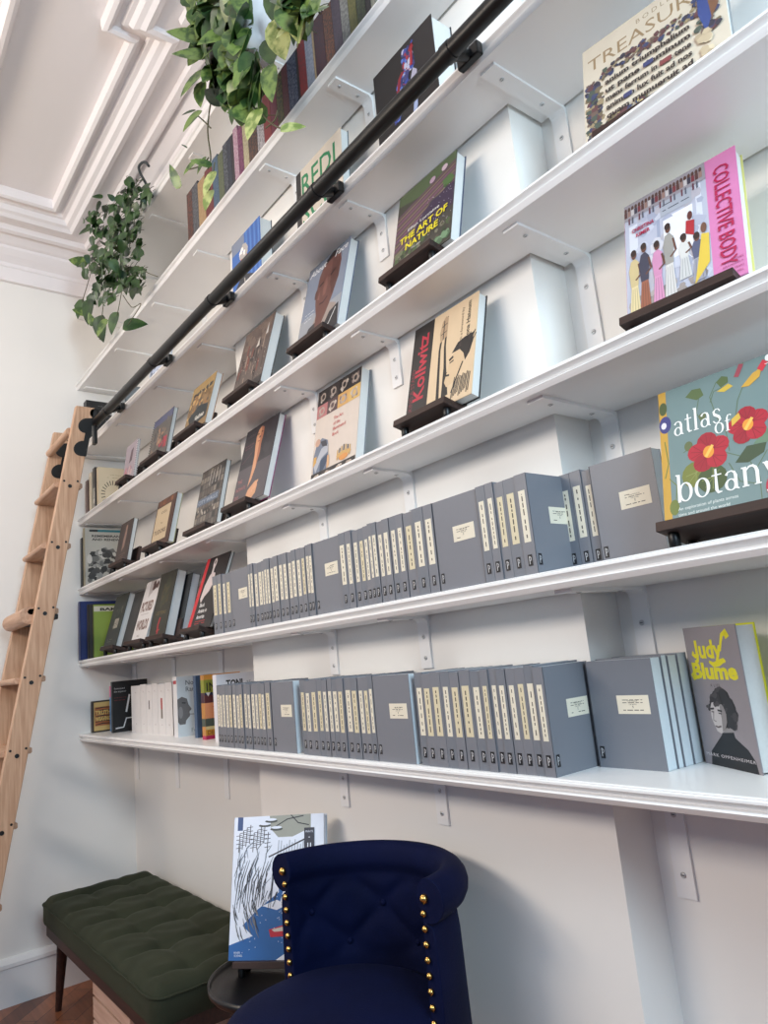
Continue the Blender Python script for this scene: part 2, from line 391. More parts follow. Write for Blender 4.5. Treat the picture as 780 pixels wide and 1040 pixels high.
def spine_book(name, label, xr, y, z, d, h, t, **k): return book(name, label, (xr, y, z), d, h, t, 0, 90, **k)

def stand(label, x, w, z, tilt=14, y=1.0, rot=0.0, depth=.085):
    root = empty('book_stand', (x, y, z), (0, 0, math.radians(rot))); tag(root, label, 'book stand', 'dark wood book stands')
    T = Matrix.Translation((0, 0, .042)) @ Matrix.Rotation(-math.radians(tilt), 4, 'X')
    mb = MB(); mb.T = T; mb.box((0, 0, -.0155), (w, depth, 0), DWOOD, .001); mb.build('ledge', root)
    mb = MB(); mb.T = T; mb.box((w * .12, depth - .012, 0), (w * .88, depth, .075), DWOOD, .001); mb.build('back_rest', root)
    for px in (.016, w - .016):
        for py in (.018, depth - .014):
            zt = .042 - .0155 - py * math.sin(math.radians(tilt)) + .001
            if zt < .004: continue
            mb = MB(); mb.lathe([(.0075, 0), (.009, .002), (.009, zt - .004), (.007, zt)], (px, py, 0), METB, 12); mb.build('foot', root)
    return root

# ---- Art of the face-out books
def art_flower(a):
    a.rect(0, 0, .055, 1, (196, 152, 58))
    gr, dg = (104, 118, 52), (52, 74, 48)
    a.ell(.03, .87, .03, .05, (70, 84, 44)); a.ell(.04, .745, .045, .065, (56, 58, 120)); a.ell(.03, .74, .02, .025, (226, 222, 232))
    a.stroke([(.03, .62), (.05, .45), (.02, .35)], .008, gr); a.stroke([(.05, .34), (.1, .28), (.09, .18)], .006, gr); a.ell(.075, .13, .035, .055, gr)
    a.text('An exploration of plants across', .1, .1, .022, (225, 230, 226), maxw=.42); a.text('time and around the world', .1, .06, .022, (225, 230, 226), maxw=.36)
    for p in ([(.64, .03), (.64, .2), (.58, .34), (.44, .42)], [(.47, .42), (.46, .55), (.4, .7), (.37, .84), (.42, .93)], [(.3, .88), (.27, .76), (.31, .66)], [(.5, .48), (.52, .6), (.55, .75), (.6, .85)], [(.62, .25), (.7, .36)], [(.62, .16), (.52, .2), (.46, .34)], [(.37, .8), (.4, .87), (.48, .88)], [(.16, .5), (.22, .52), (.26, .5)]): a.stroke(p, .006, (88, 110, 82))
    def leaf(u, v, r, c):
        a.ell(u, v, r, r * .95, c, 14); a.stroke([(u - r * .7, v), (u + r * .6, v + r * .2)], .004, (140, 150, 84)); a.stroke([(u, v - r * .7), (u + .01, v + r * .7)], .004, (140, 150, 84)); a.stroke([(u - r * .5, v - r * .5), (u + r * .5, v + r * .5)], .003, (140, 150, 84))
    leaf(.235, .325, .095, (112, 120, 52)); leaf(.345, .265, .1, (62, 82, 44))
    a.poly([(.2, .9), (.25, .94), (.31, .93), (.33, .87), (.28, .85)], (84, 104, 62)); a.poly([(.42, .93), (.46, .96), (.5, .94), (.5, .9), (.45, .88)], (84, 104, 62))
    a.poly([(.5, .33), (.58, .42), (.7, .41), (.68, .35), (.58, .31)], (56, 76, 52)); a.poly([(.62, .42), (.7, .5), (.8, .48), (.78, .4), (.7, .41)], (100, 130, 104))
    a.ell(.2, .535, .03, .035, (92, 104, 66)); a.ell(.31, .72, .025, .025, (92, 104, 66)); a.poly([(.42, .86), (.5, .89), (.53, .86), (.47, .84)], (206, 176, 66))
    def fl(u, v, r):
        for k in range(5):
            q = 2 * PI * k / 5 + .4; a.ell(u + r * .62 * math.cos(q), v + r * .62 * math.sin(q), r * .55, r * .5, [(176, 26, 50), (158, 20, 44)][k % 2], 12)
        for k in range(5):
            q = 2 * PI * k / 5 + .4
            for dq in (-.35, 0, .35): a.stroke([(u + r * .3 * math.cos(q), v + r * .3 * math.sin(q)), (u + r * .98 * math.cos(q + dq), v + r * .98 * math.sin(q + dq))], .004, (132, 14, 38))
        a.ell(u, v, r * .3, r * .34, (226, 148, 52)); a.stroke([(u - .02, v - .03), (u + .03, v + .04)], .02, (240, 190, 90))
    fl(.334, .455, .125); fl(.6, .56, .115)
    a.poly([(.58, .83), (.66, .9), (.72, .92), (.7, .86), (.63, .82)], (206, 160, 60)); a.poly([(.69, .92), (.73, .97), (.76, .94), (.72, .89)], (204, 50, 66)); a.poly([(.54, .92), (.58, 1.0), (.61, .99), (.57, .91)], (160, 70, 84)); a.stroke([(.6, .99), (.61, 1.0)], .004, gr)
    a.poly([(.5, .58), (.56, .62), (.55, .66), (.5, .63)], (214, 176, 70))
    a.ell(.72, .12, .05, .07, (176, 30, 60)); a.ell(.77, .06, .04, .06, (196, 50, 80)); a.ell(.765, .97, .022, .024, (235, 238, 236)); a.rect(.74, .93, .79, .935, (225, 230, 228))
    a.serif('atlas', .1, .635, .105, (238, 240, 236), .86); a.serif('of', .385, .56, .075, (238, 240, 236), .95); a.serif('botany', .095, .155, .13, (238, 240, 236), .92)

def art_people(a):
    a.rect(0, 0, .745, 1, (178, 180, 194)); a.rect(.745, 0, 1, 1, (204, 122, 168))
    a.rect(.04, .55, .12, .8, (206, 208, 216)); a.rect(.3, .35, .33, .85, (150, 156, 176)); a.rect(.36, .3, .62, .72, (228, 230, 236)); a.rect(.65, .3, .7, .9, (204, 206, 216))
    a.blobs(0, 0, .745, .86, [(170, 172, 188), (190, 192, 204), (160, 164, 182), (200, 198, 204), (176, 172, 180)], 70, (.03, .08), 31); a.blobs(0, 0, .745, .2, [(150, 140, 136), (170, 160, 156), (132, 124, 124)], 26, (.03, .08), 32); a.rect(.36, .36, .61, .7, (222, 222, 226))
    a.rect(.34, .74, .62, .86, (164, 168, 178)); a.scribble(.36, .76, .6, .85, (70, 76, 84), 2, .01, 5)
    a.rect(0, .86, .745, 1, (150, 144, 150))
    for k in range(22):
        c = [(92, 62, 58), (60, 56, 70), (150, 120, 110), (120, 54, 60), (196, 190, 190)][k * 7 % 5]
        u = .015 + k * .033; a.ell(u, .955, .013, .02, (86, 58, 50)); a.rect(u - .014, .89, u + .014, .94, c)
        if k % 3: a.rect(u - .008, .82, u + .006, .875, [(70, 78, 104), (104, 60, 70), (90, 92, 104)][k % 3])
    def fig(u, base, top, dress, skirt, lean=0, sk=(98, 62, 48)):
        hh = top - base
        a.poly([(u - .055, base), (u + .055, base), (u + .03, base + hh * .5), (u - .03, base + hh * .5)], skirt)
        a.poly([(u - .035, base + hh * .48), (u + .035, base + hh * .48), (u + .045, base + hh * .8), (u + .01, base + hh * .87), (u - .03, base + hh * .85), (u - .05, base + hh * .72)], dress)
        a.stroke([(u + .04, base + hh * .78), (u + .06, base + hh * .62), (u + .01, base + hh * .56)], .018, sk)
        a.ell(u, base + hh * .93, .024, .036, sk); a.ell(u - .004, base + hh * .96, .026, .028, (50, 36, 32))
        for k in (-.03, 0, .03): a.stroke([(u + k, base + .01), (u + k * .6, base + hh * .45)], .006, tuple(int(x * .82) for x in skirt))
    fig(.08, .0, .58, (196, 176, 130), (214, 196, 150)); fig(.175, .0, .6, (60, 60, 76), (150, 92, 70)); fig(.295, .02, .56, (196, 134, 168), (206, 142, 176), 0); fig(.4, .02, .66, (150, 146, 140), (206, 202, 198))
    fig(.53, .16, .5, (206, 204, 200), (196, 196, 194)); fig(.64, .1, .46, (84, 88, 112), (150, 150, 160))
    a.poly([(.6, .08), (.73, .2), (.74, .42), (.68, .44), (.64, .25)], (214, 184, 70)); a.ell(.7, .48, .025, .04, (110, 76, 60))
    a.poly([(.55, .5), (.62, .46), (.63, .58), (.56, .6)], (168, 40, 48)); a.ell(.595, .63, .022, .035, (92, 50, 44))
    a.rect(.0, 0, .74, .02, (140, 128, 120))
    a.text('CHRISTINA', .07, .73, .032, (168, 30, 66), maxw=.21, bold=.02); a.text('KIMER', .11, .68, .032, (168, 30, 66), maxw=.13, bold=.02)
    a.text('COLLECTIVE BODY', .815, .9, .095, (172, 30, 74), maxw=-.79 * a.h / a.w, bold=.012, rot=-PI / 2)
    for k in range(4): a.text(['THE ART GIVEN', 'DRAWN IN A', 'FORTY YEARS', 'OF THE PEN'][k], .9, .13 - k * .032, .014, (150, 50, 90), al='c', maxw=.16)

def art_manuscript(a):
    a.rect(0, 0, 1, 1, (206, 192, 172))
    a.text('BODLEIAN', .42, .9, .045, (150, 128, 100), space=1.5, maxw=.44); a.text('TREASURES', .04, .735, .125, (150, 124, 92), maxw=-.93)
    cols = [(66, 70, 100), (98, 66, 66), (78, 86, 76), (116, 102, 78), (60, 56, 66), (150, 132, 102), (110, 90, 80)]
    a.blobs(.0, .0, .16, .62, cols, 130, (.015, .04), 3); a.blobs(.12, .55, .9, .7, cols, 130, (.01, .028), 4); a.blobs(.15, .0, .5, .18, cols[:4] + [(190, 170, 120)], 90, (.012, .035), 5)
    a.blobs(.78, .3, .98, 1, cols, 60, (.015, .045), 8); a.poly([(.84, .85), (.94, .75), (.92, .5), (.87, .35), (.83, .55)], (60, 74, 128)); a.poly([(.88, .9), (.98, .8), (.96, .55), (.91, .45)], (120, 84, 62))
    for r, (t, v) in enumerate((('anium triumphalium', .49), ('ut pane dominum', .405), ('mens ferrum in hac tene', .32), ('animum lux fuit ad nos', .235), ('quam munueruit ad', .15))):
        a.text(t, .17, v, .05, (56, 44, 40), maxw=-.6, bold=.035, shear=0)
    a.rect(.45, .405, .52, .45, (64, 66, 104)); a.rect(.56, .32, .64, .365, (128, 66, 66)); a.rect(.3, .235, .36, .28, (64, 66, 104))
    a.blobs(.78, .12, .94, .4, [(214, 198, 168), (176, 156, 128), (190, 170, 140)], 10, (.03, .05), 12)

def curls(a, u, v, r, c, n=22, seed=1):
    rnd = random.Random(seed)
    for k in range(n): q = rnd.uniform(0, 2 * PI); a.ell(u + r * .8 * math.cos(q) * rnd.random() ** .5, v + r * .75 * a.w / a.h * math.sin(q) * rnd.random() ** .5, r * .35, r * .32 * a.w / a.h, c if k % 3 else tuple(min(255, int(x * 1.35) + 6) for x in c), 9)
def art_grey(a):
    Y = (222, 212, 34)
    a.rect(0, 0, 1, 1, (140, 134, 138))
    a.text('Judy', .14, .775, .125, Y, maxw=-.55, bold=.035); a.text('Blume', .06, .625, .11, Y, maxw=-.84, bold=.045)
    a.stroke([(.66, .82), (.7, .88), (.74, .93), (.82, .955), (.84, .93), (.79, .915)], [.035, .04, .05, .06, .07, .05], Y); a.stroke([(.42, .745), (.5, .722), (.6, .735), (.7, .755), (.72, .74)], [.03, .06, .07, .05, .04], Y)
    a.stroke([(.24, .8), (.16, .785), (.12, .8), (.14, .82)], [.04, .05, .05, .04], Y); a.stroke([(.14, .63), (.06, .62), (.03, .645), (.07, .665)], [.03, .04, .04, .03], Y)
    a.text('A LIFE', .45, .565, .022, (60, 56, 58), 'c', space=1.4)
    a.poly([(.12, 0), (.95, 0), (.93, .08), (.84, .15), (.7, .2), (.62, .23), (.42, .23), (.3, .17), (.16, .1)], (24, 23, 25))
    a.poly([(.42, .19), (.64, .2), (.64, .32), (.42, .3)], (142, 138, 138)); a.poly([(.4, .17), (.66, .19), (.64, .255), (.42, .24)], (28, 27, 29))
    curls(a, .52, .42, .22, (46, 43, 44), 60, 3); curls(a, .66, .35, .13, (44, 41, 42), 26, 6); curls(a, .38, .44, .12, (52, 48, 49), 20, 5)
    a.poly([(.29, .41), (.33, .45), (.42, .46), (.52, .44), (.57, .38), (.56, .32), (.5, .265), (.42, .235), (.35, .25), (.31, .3), (.285, .34)], (188, 183, 182))
    a.poly([(.47, .455), (.54, .43), (.57, .38), (.56, .32), (.5, .265), (.45, .25), (.47, .34)], (136, 131, 131))
    a.stroke([(.295, .405), (.36, .41)], .022, (50, 47, 48)); a.stroke([(.42, .4), (.5, .395)], .022, (50, 47, 48)); a.stroke([(.3, .385), (.35, .385)], .014, (70, 66, 66)); a.stroke([(.43, .38), (.49, .376)], .014, (70, 66, 66)); a.stroke([(.33, .285), (.38, .278), (.44, .288)], .018, (92, 80, 80)); a.stroke([(.34, .38), (.315, .325), (.36, .318)], .013, (104, 98, 98))
    curls(a, .42, .475, .1, (50, 46, 47), 22, 8); curls(a, .27, .42, .05, (50, 46, 47), 10, 9)
    a.text('MARK OPPENHEIMER', .06, .065, .022, (206, 200, 202), maxw=-.88, space=1.2)

def art_beige(a):
    K = (32, 28, 28); Rd = (178, 36, 56)
    a.rect(0, 0, .33, 1, K); a.rect(.33, 0, 1, 1, (212, 186, 152))
    a.text('Kollwitz', .25, .2, .14, Rd, maxw=-.78 * a.h / a.w * .88, bold=.02, rot=PI / 2); a.text('MAKING A STAND', .085, .03, .05, (120, 30, 46), maxw=-.52 * a.h / a.w, rot=PI / 2)
    a.stroke([(.5, .02), (.48, .3), (.46, .6), (.5, .9)], [.05, .04, .03, .03], K); a.stroke([(.6, .1), (.57, .4), (.54, .62), (.55, .93)], [.1, .04, .03, .02], K)
    a.poly([(.46, .68), (.44, .78), (.47, .9), (.52, .94), (.56, .92), (.56, .72)], (176, 148, 118)); a.stroke([(.5, .7), (.5, .9)], .012, K); a.stroke([(.46, .76), (.55, .78)], .01, K); a.stroke([(.47, .84), (.55, .86)], .01, K)
    a.poly([(.58, .24), (.62, .36), (.66, .47), (.76, .53), (.86, .5), (.86, .38), (.82, .28), (.72, .2), (.62, .18)], (206, 178, 142))
    a.poly([(.66, .5), (.74, .58), (.84, .6), (.96, .6), (.97, .52), (.93, .42), (.87, .36), (.84, .44), (.78, .5)], K)
    for k in range(9): a.stroke([(.8 + .015 * k, .48), (.88 + .016 * k, .58 + .012 * (k % 4))], .014, K)
    a.stroke([(.63, .44), (.69, .46)], .03, K); a.stroke([(.64, .41), (.7, .42)], .016, K); a.stroke([(.6, .3), (.65, .29)], .022, K); a.stroke([(.59, .37), (.57, .33), (.61, .33)], .012, K)
    a.stroke([(.84, .36), (.76, .22), (.7, .1)], .02, K); a.stroke([(.62, .18), (.6, .05)], .015, K)
    for k in range(12): a.stroke([(.74 + .02 * k, .24 - .01 * (k % 3)), (.7 + .022 * k, .04 + .01 * (k % 5))], .012, K)
    a.text('With a foreword by', .8, .52, .03, (70, 60, 56), maxw=-.4 * a.h / a.w, rot=PI / 2); a.text('Mona Hatoum', .9, .55, .045, K, maxw=-.4 * a.h / a.w, bold=.02, rot=PI / 2)

def art_garden(a):
    rnd = random.Random(4)
    a.rect(0, 0, 1, 1, (66, 62, 54)); a.poly([(0, 1), (1, 1), (1, .9), (.4, .8), (0, .88)], (78, 92, 62))
    for k in range(26):
        v = .5 + .017 * k; c = [(96, 66, 86), (120, 82, 96), (74, 58, 70), (128, 104, 92), (84, 78, 60)][k % 5]
        a.poly([(0, v - .3 + .004 * k), (1, v - .05), (1, v - .03), (0, v - .28 + .004 * k)], c)
    a.poly([(.3, .3), (1, .38), (1, .64), (.62, .62), (.4, .5)], (58, 44, 66))
    a.blobs(0, 0, 1, .3, [(74, 92, 56), (54, 66, 46), (104, 110, 82), (120, 116, 96), (86, 76, 66)], 90, (.02, .05), 9)
    a.blobs(.6, .0, 1, .14, [(150, 168, 150), (112, 140, 106), (80, 104, 76)], 20, (.03, .06), 10); a.blobs(.8, .62, 1, .78, [(78, 104, 58), (62, 84, 48)], 16, (.03, .06), 11)
    for k in range(60): u, v = rnd.uniform(.45, .98), rnd.uniform(.22, .66); a.ell(u, v, .005, .004, (206, 198, 208), 6)
    a.ell(.62, .87, .05, .035, (180, 150, 168)); a.ell(.82, .9, .05, .035, (196, 170, 182))
    Y = (222, 204, 40)
    a.text('Ellen Lorraine', .24, .465, .032, (216, 212, 206), maxw=-.54, bold=.015); a.text('THE ART OF', .1, .36, .07, Y, maxw=-.82, bold=.03); a.text('NATURE', .22, .255, .07, Y, maxw=-.56, bold=.03); a.text('The plants', .34, .21, .022, (206, 200, 196), maxw=.3)

def art_face(a):
    a.rect(0, 0, 1, 1, (126, 134, 150)); a.rect(0, 0, 1, .35, (150, 152, 158))
    a.poly([(.3, 0), (.34, .2), (.42, .33), (.7, .35), (.88, .28), (.95, 0)], (152, 138, 130))
    a.poly([(.55, 0), (.75, .22), (.95, .26), (1, .0)], (38, 36, 40)); a.stroke([(.62, .06), (.78, .08), (.9, .22)], .02, (200, 198, 196))
    a.poly([(.2, .13), (.26, .2), (.42, .22), (.5, .14), (.42, .08), (.28, .09)], (52, 48, 50))
    a.poly([(.42, .1), (.4, .3), (.33, .46), (.3, .6), (.33, .8), (.42, .93), (.6, .98), (.78, .94), (.85, .8), (.84, .6), (.76, .42), (.66, .26), (.55, .12)], (102, 64, 56))
    a.poly([(.42, .94), (.6, 1), (.78, .96), (.86, .82), (.8, .9), (.6, .93), (.46, .9)], (42, 32, 32)); a.poly([(.62, .9), (.8, .86), (.83, .6), (.74, .42), (.64, .6)], (84, 50, 44))
    a.poly([(.48, .6), (.53, .74), (.58, .6), (.56, .5), (.49, .5)], (124, 80, 70)); a.stroke([(.36, .66), (.46, .68)], .03, (40, 26, 26)); a.stroke([(.62, .7), (.74, .74)], .03, (40, 26, 26)); a.stroke([(.44, .42), (.54, .41), (.63, .45)], .03, (64, 32, 32)); a.poly([(.36, .5), (.42, .48), (.4, .6)], (126, 84, 76))
    a.ell(.31, .58, .035, .06, (88, 54, 48))
    a.text('About', .04, .88, .075, (228, 228, 230), maxw=-.42, shear=.25, bold=.01); a.text('Face', .66, .9, .075, (228, 228, 230), maxw=-.3, shear=.25, bold=.01)
    a.scribble(.1, .3, .34, .42, (206, 208, 212), 3, .01, 3)
def art_skyline(a):
    a.rect(0, 0, 1, 1, (96, 84, 78)); a.rect(0, .7, 1, 1, (110, 94, 86))
    a.blobs(0, .66, 1, 1, [(122, 106, 96), (100, 86, 80)], 40, (.05, .12), 2)
    rnd = random.Random(6)
    for k in range(34):
        u = rnd.uniform(.0, .95); v = rnd.uniform(.08, .6); w_ = rnd.uniform(.02, .05); h_ = rnd.uniform(.05, .22)
        a.rect(u, v, min(1, u + w_), v + h_, rnd.choice([(56, 46, 44), (150, 130, 116), (74, 58, 54), (122, 70, 60), (44, 40, 40)]))
    for k in range(60): u = rnd.uniform(.02, .95); v = rnd.uniform(.02, .6); a.rect(u, v, u + .015, v + .012, rnd.choice([(206, 196, 184), (150, 130, 120)]))
    a.poly([(.55, .62), (.62, .76), (.66, .62)], (206, 196, 186)); a.poly([(.82, .72), (.86, .9), (.9, .72)], (206, 200, 196)); a.rect(.0, 0, 1, .1, (50, 44, 44))
    a.text('HARLEM', .05, .03, .04, (200, 192, 186), maxw=.6)
def art_parade(a):
    a.rect(0, 0, 1, 1, (140, 112, 76)); a.rect(0, .72, 1, 1, (170, 140, 92)); a.blobs(0, .3, 1, .85, [(120, 94, 62), (196, 160, 104), (84, 74, 62), (150, 104, 62)], 60, (.03, .08), 4)
    a.poly([(.1, .35), (.5, .5), (.95, .4), (.95, .15), (.3, .1)], (34, 40, 42)); a.poly([(0, .12), (.25, .18), (.35, .04), (.1, 0), (0, 0)], (204, 128, 84))
    a.blobs(.0, .74, 1, .86, [(46, 44, 46), (60, 52, 48), (196, 176, 140)], 24, (.03, .06), 5)
    a.text('Selma', .42, .2, .09, (214, 210, 200), maxw=-.42, shear=.3, bold=.02)
def art_meadow(a):
    a.rect(0, 0, 1, 1, (92, 88, 84)); a.rect(0, .82, 1, 1, (84, 88, 116)); a.blobs(0, .1, 1, .9, [(80, 76, 70), (120, 104, 90), (104, 96, 92), (66, 64, 62)], 50, (.04, .1), 7); a.blobs(.45, .1, .95, .45, [(138, 40, 58), (160, 52, 66), (110, 40, 50)], 18, (.04, .09), 8); a.blobs(.3, .3, .7, .75, [(170, 130, 104), (140, 110, 92)], 12, (.03, .06), 9)
def art_lilac(a):
    a.rect(0, 0, 1, 1, (160, 148, 156)); a.poly([(.4, .45), (.5, .8), (.7, .85), (.65, .5)], (84, 66, 76)); a.blobs(.05, .05, .8, .4, [(176, 120, 128), (140, 116, 132), (186, 160, 160)], 22, (.05, .12), 3)
def wire(root, x, t, h, c):
    mb = MB(); n = int(h / .011)
    for k in range(n):
        z = .008 + k * .011; mb.tube([(x + .006 * math.cos(q), t / 2 + (t / 2 + .002) * math.sin(q), z + .002 * q / PI) for q in [j * PI / 4 for j in range(9)]], .0011, c, 5, False)
    mb.build('spiral_binding', root)
def art_nude(a):
    a.rect(0, 0, 1, 1, (86, 80, 84)); a.rect(0, .48, 1, 1, (54, 51, 56)); a.blobs(0, .5, 1, 1, [(58, 55, 60), (50, 47, 52)], 20, (.08, .15), 2)
    S1 = (206, 152, 116); S2 = (168, 108, 82)
    a.poly([(.42, .2), (.45, .4), (.44, .6), (.4, .72), (.38, .84), (.42, .93), (.5, .96), (.58, .93), (.6, .84), (.58, .72), (.6, .6), (.56, .42), (.5, .28)], S1)
    a.poly([(.5, .96), (.58, .93), (.6, .84), (.58, .72), (.6, .6), (.56, .42), (.52, .6), (.51, .8)], S2); a.ell(.5, .82, .03, .014, (90, 52, 46)); a.ell(.54, .88, .025, .01, (70, 40, 36)); a.ell(.43, .87, .025, .01, (70, 40, 36)); a.stroke([(.45, .77), (.52, .765)], .012, (130, 56, 52))
    a.poly([(.4, .06), (.46, .16), (.56, .2), (.66, .24), (.74, .18), (.72, .08), (.6, .02), (.46, .01)], S1)
    for k in range(4): a.stroke([(.56 + .03 * k, .1 + .012 * k), (.63 + .035 * k, .2 + .018 * k - .02 * (k == 3))], .03, (214, 164, 130) if k % 2 else S1)
    for k, t in enumerate(('THE', 'INTIMATE', 'EYE')): a.text(t, .05, .3 - .1 * k, .045, (176, 110, 112), maxw=.3)
    a.scribble(.06, .72, .34, .8, (120, 70, 84), 2, .012, 4); a.stroke([(.06, .56), (.34, .66)], .008, (120, 80, 86)); a.text('IN PORTRAIT', .08, .88, .035, (110, 100, 106), maxw=.26)
def art_quilt(a):
    K = (38, 34, 34)
    a.rect(0, 0, 1, 1, (206, 192, 180))
    for r, v0, v1 in ((0, .84, 1), (1, .7, .84), (4, .0, .13)):
        for k in range(4):
            c = [[K, (52, 46, 46), K, (44, 40, 42)], [(176, 112, 112), (84, 62, 64), (202, 156, 90), (206, 168, 96)], [K, (60, 52, 52), (46, 40, 40), K]][{0: 0, 1: 1, 4: 2}[r]][k]
            a.rect(k * .25, v0, k * .25 + .25, v1, c)
            a.blobs(k * .25 + .02, v0 + .01, k * .25 + .23, v1 - .01, [(150, 136, 130), (196, 184, 172), (120, 104, 100), c], 9, (.02, .05), 20 + k + r)
            a.ell(k * .25 + .125, (v0 + v1) / 2, .06, .045, (170, 154, 142)); a.ell(k * .25 + .125, (v0 + v1) / 2, .035, .026, c)
    a.poly([(.04, .13), (.02, .3), (.08, .44), (.2, .47), (.34, .42), (.38, .26), (.36, .13)], (108, 116, 132))
    a.poly([(.05, .2), (.2, .36), (.36, .38), (.36, .3), (.22, .26), (.1, .13)], (170, 172, 180)); a.poly([(.16, .44), (.3, .43), (.34, .36), (.22, .38)], (56, 56, 66)); a.poly([(.2, .24), (.36, .28), (.36, .2), (.28, .13), (.2, .13)], (58, 70, 92)); a.poly([(.03, .2), (.1, .24), (.1, .3), (.03, .3)], (196, 150, 76)); a.ell(.1, .44, .06, .04, (190, 150, 128)); a.poly([(.36, .13), (.42, .15), (.4, .26), (.36, .26)], (206, 160, 120))
    for k in range(7): a.stroke([(.6 + .045 * k, .16), (.6 + .045 * k, .29 - .01 * abs(k - 3))], .022, (66, 56, 46) if k % 2 else (190, 150, 84))
    a.ell(.74, .2, .16, .03, (196, 156, 96)); a.ell(.74, .17, .1, .03, (206, 140, 76))
    for k, t in enumerate(('The Art', 'of the', 'Illuminated', 'Book')): a.text(t, .44, .6 - .055 * k, .034, (196, 82, 80), maxw=.5)
def art_grid(a):
    a.rect(0, 0, 1, 1, (74, 70, 68))
    for r in range(9):
        for k in range(8):
            rnd = random.Random(r * 9 + k); c = rnd.choice([(104, 98, 92), (56, 54, 54), (92, 84, 78), (130, 122, 112)]); a.rect(k * .125 + .012, r * .11 + .01, k * .125 + .11, r * .11 + .1, c)
    for k in range(4): a.stroke([(.4 + .13 * k, .7), (.42 + .13 * k, .94)], .025, (176, 170, 164))
    a.rect(0, .4, .9, .52, (92, 104, 120)); a.text('CITY WALLS', .05, .43, .06, (150, 158, 170), maxw=-.8, bold=.02); a.blobs(.05, .2, .95, .36, [(170, 160, 150), (120, 108, 98)], 14, (.02, .05), 3)
def art_tudor(a):
    a.rect(0, 0, 1, 1, (70, 46, 38)); a.blobs(0, .85, 1, 1, [(104, 60, 40), (84, 52, 40), (130, 84, 52)], 20, (.04, .09), 5); a.rect(.04, .12, .78, .84, (186, 166, 136)); a.scribble(.3, .68, .6, .74, (90, 70, 56), 2, .012, 3); a.text('THE', .42, .46, .04, (90, 66, 50), 'c'); a.text('TUDORS', .1, .26, .09, (74, 52, 42), maxw=-.62, bold=.02); a.scribble(.1, .03, .5, .08, (140, 128, 120), 1, .02, 4)
def art_darkfig(a):
    a.rect(0, 0, 1, 1, (50, 36, 34)); a.poly([(.4, .3), (.42, .6), (.5, .82), (.6, .88), (.62, .7), (.58, .4)], (130, 104, 94)); a.ell(.55, .85, .06, .06, (150, 118, 104)); a.scribble(.25, .1, .75, .26, (110, 84, 76), 3, .015, 4)
def art_greenphoto(a):
    a.rect(0, 0, 1, 1, (40, 46, 36)); a.blobs(0, .3, 1, .8, [(58, 66, 50), (84, 88, 74), (50, 56, 44), (30, 34, 28)], 40, (.04, .1), 6); a.rect(.4, .36, .72, .54, (170, 164, 148)); a.scribble(.44, .4, .68, .5, (80, 78, 70), 3, .014, 2); a.scribble(.2, .1, .6, .18, (120, 120, 100), 2, .014, 9)
def art_letters(a):
    a.rect(0, 0, 1, 1, (214, 210, 208)); a.poly([(.3, 1), (.75, 1), (.6, .8), (.35, .72)], (176, 170, 168)); a.blobs(.5, .8, .95, 1, [(66, 46, 44), (90, 66, 60)], 14, (.05, .1), 3)
    rnd = random.Random(5)
    for r, (t, v) in enumerate((('PICTURED', .5), ('WORLDS', .2))): a.text(t, .08, v, .15, (122, 96, 88), maxw=-.78, bold=.05)
    a.scribble(.2, .43, .7, .46, (120, 110, 110), 1, .012, 3); a.text('FALL', .3, .08, .04, (120, 100, 96))
def art_darkgreen(a):
    a.rect(0, 0, 1, 1, (42, 44, 36)); a.blobs(.3, .4, .95, .95, [(52, 56, 40), (64, 60, 36), (46, 50, 38)], 26, (.08, .16), 4); a.text('LETTERS', .2, .35, .05, (120, 104, 60), maxw=-.6); a.stroke([(.5, .06), (.46, .2), (.52, .3)], .07, (176, 40, 52)); a.stroke([(.42, .1), (.6, .12)], .03, (176, 40, 52))
def art_blackred(a):
    Rd = (196, 46, 54)
    a.rect(0, 0, 1, 1, (32, 30, 32)); a.rect(0, 0, .14, 1, Rd)
    a.ell(.42, .9, .07, .07, (206, 196, 194)); a.rect(.38, .76, .46, .86, (206, 196, 194)); a.poly([(.2, .42), (.24, .6), (.34, .74), (.42, .77), (.56, .75), (.6, .6), (.5, .5), (.36, .44), (.28, .36)], (206, 192, 190)); a.ell(.42, .915, .025, .028, (60, 54, 54))
    for k, t in enumerate(('Black', 'Artists in', 'America')): a.text(t, .28, .3 - .08 * k, .05, (222, 220, 218), maxw=.6, bold=.02)
    a.scribble(.28, .06, .7, .12, Rd, 2, .012, 3)
def art_dragon(a):
    a.rect(0, 0, 1, 1, (30, 26, 28))
    cols = [(48, 70, 150), (84, 110, 186), (150, 44, 56), (176, 176, 200), (60, 60, 110), (36, 44, 92)]
    a.blobs(.48, .64, .7, .96, cols, 80, (.018, .045), 3, 1.3); a.blobs(.36, .5, .62, .7, cols, 70, (.018, .045), 4); a.blobs(.27, .24, .42, .4, cols[:2] + [(60, 60, 110)], 34, (.02, .045), 5)
    a.poly([(.58, .5), (.66, .66), (.72, .6), (.7, .48), (.62, .44)], (164, 160, 178)); a.poly([(.6, .2), (.66, .42), (.7, .4), (.68, .24), (.62, .14)], (150, 162, 196)); a.poly([(.27, .42), (.3, .56), (.35, .5), (.31, .4)], (206, 166, 168)); a.stroke([(.64, .7), (.67, .92), (.63, .86)], .04, (150, 34, 44)); a.stroke([(.38, .5), (.44, .68), (.5, .72)], .05, (130, 34, 46))
def art_green(a):
    G = (22, 122, 76)
    a.rect(0, 0, 1, 1, (206, 192, 176)); a.rect(0, 0, .11, 1, (24, 22, 24)); a.text('REDI', .13, .6, .3, G, maxw=-.74, bold=.01); a.text('SCO', .13, .19, .3, G, maxw=-.74, bold=.01); a.rect(.26, .07, 1, .1, G)
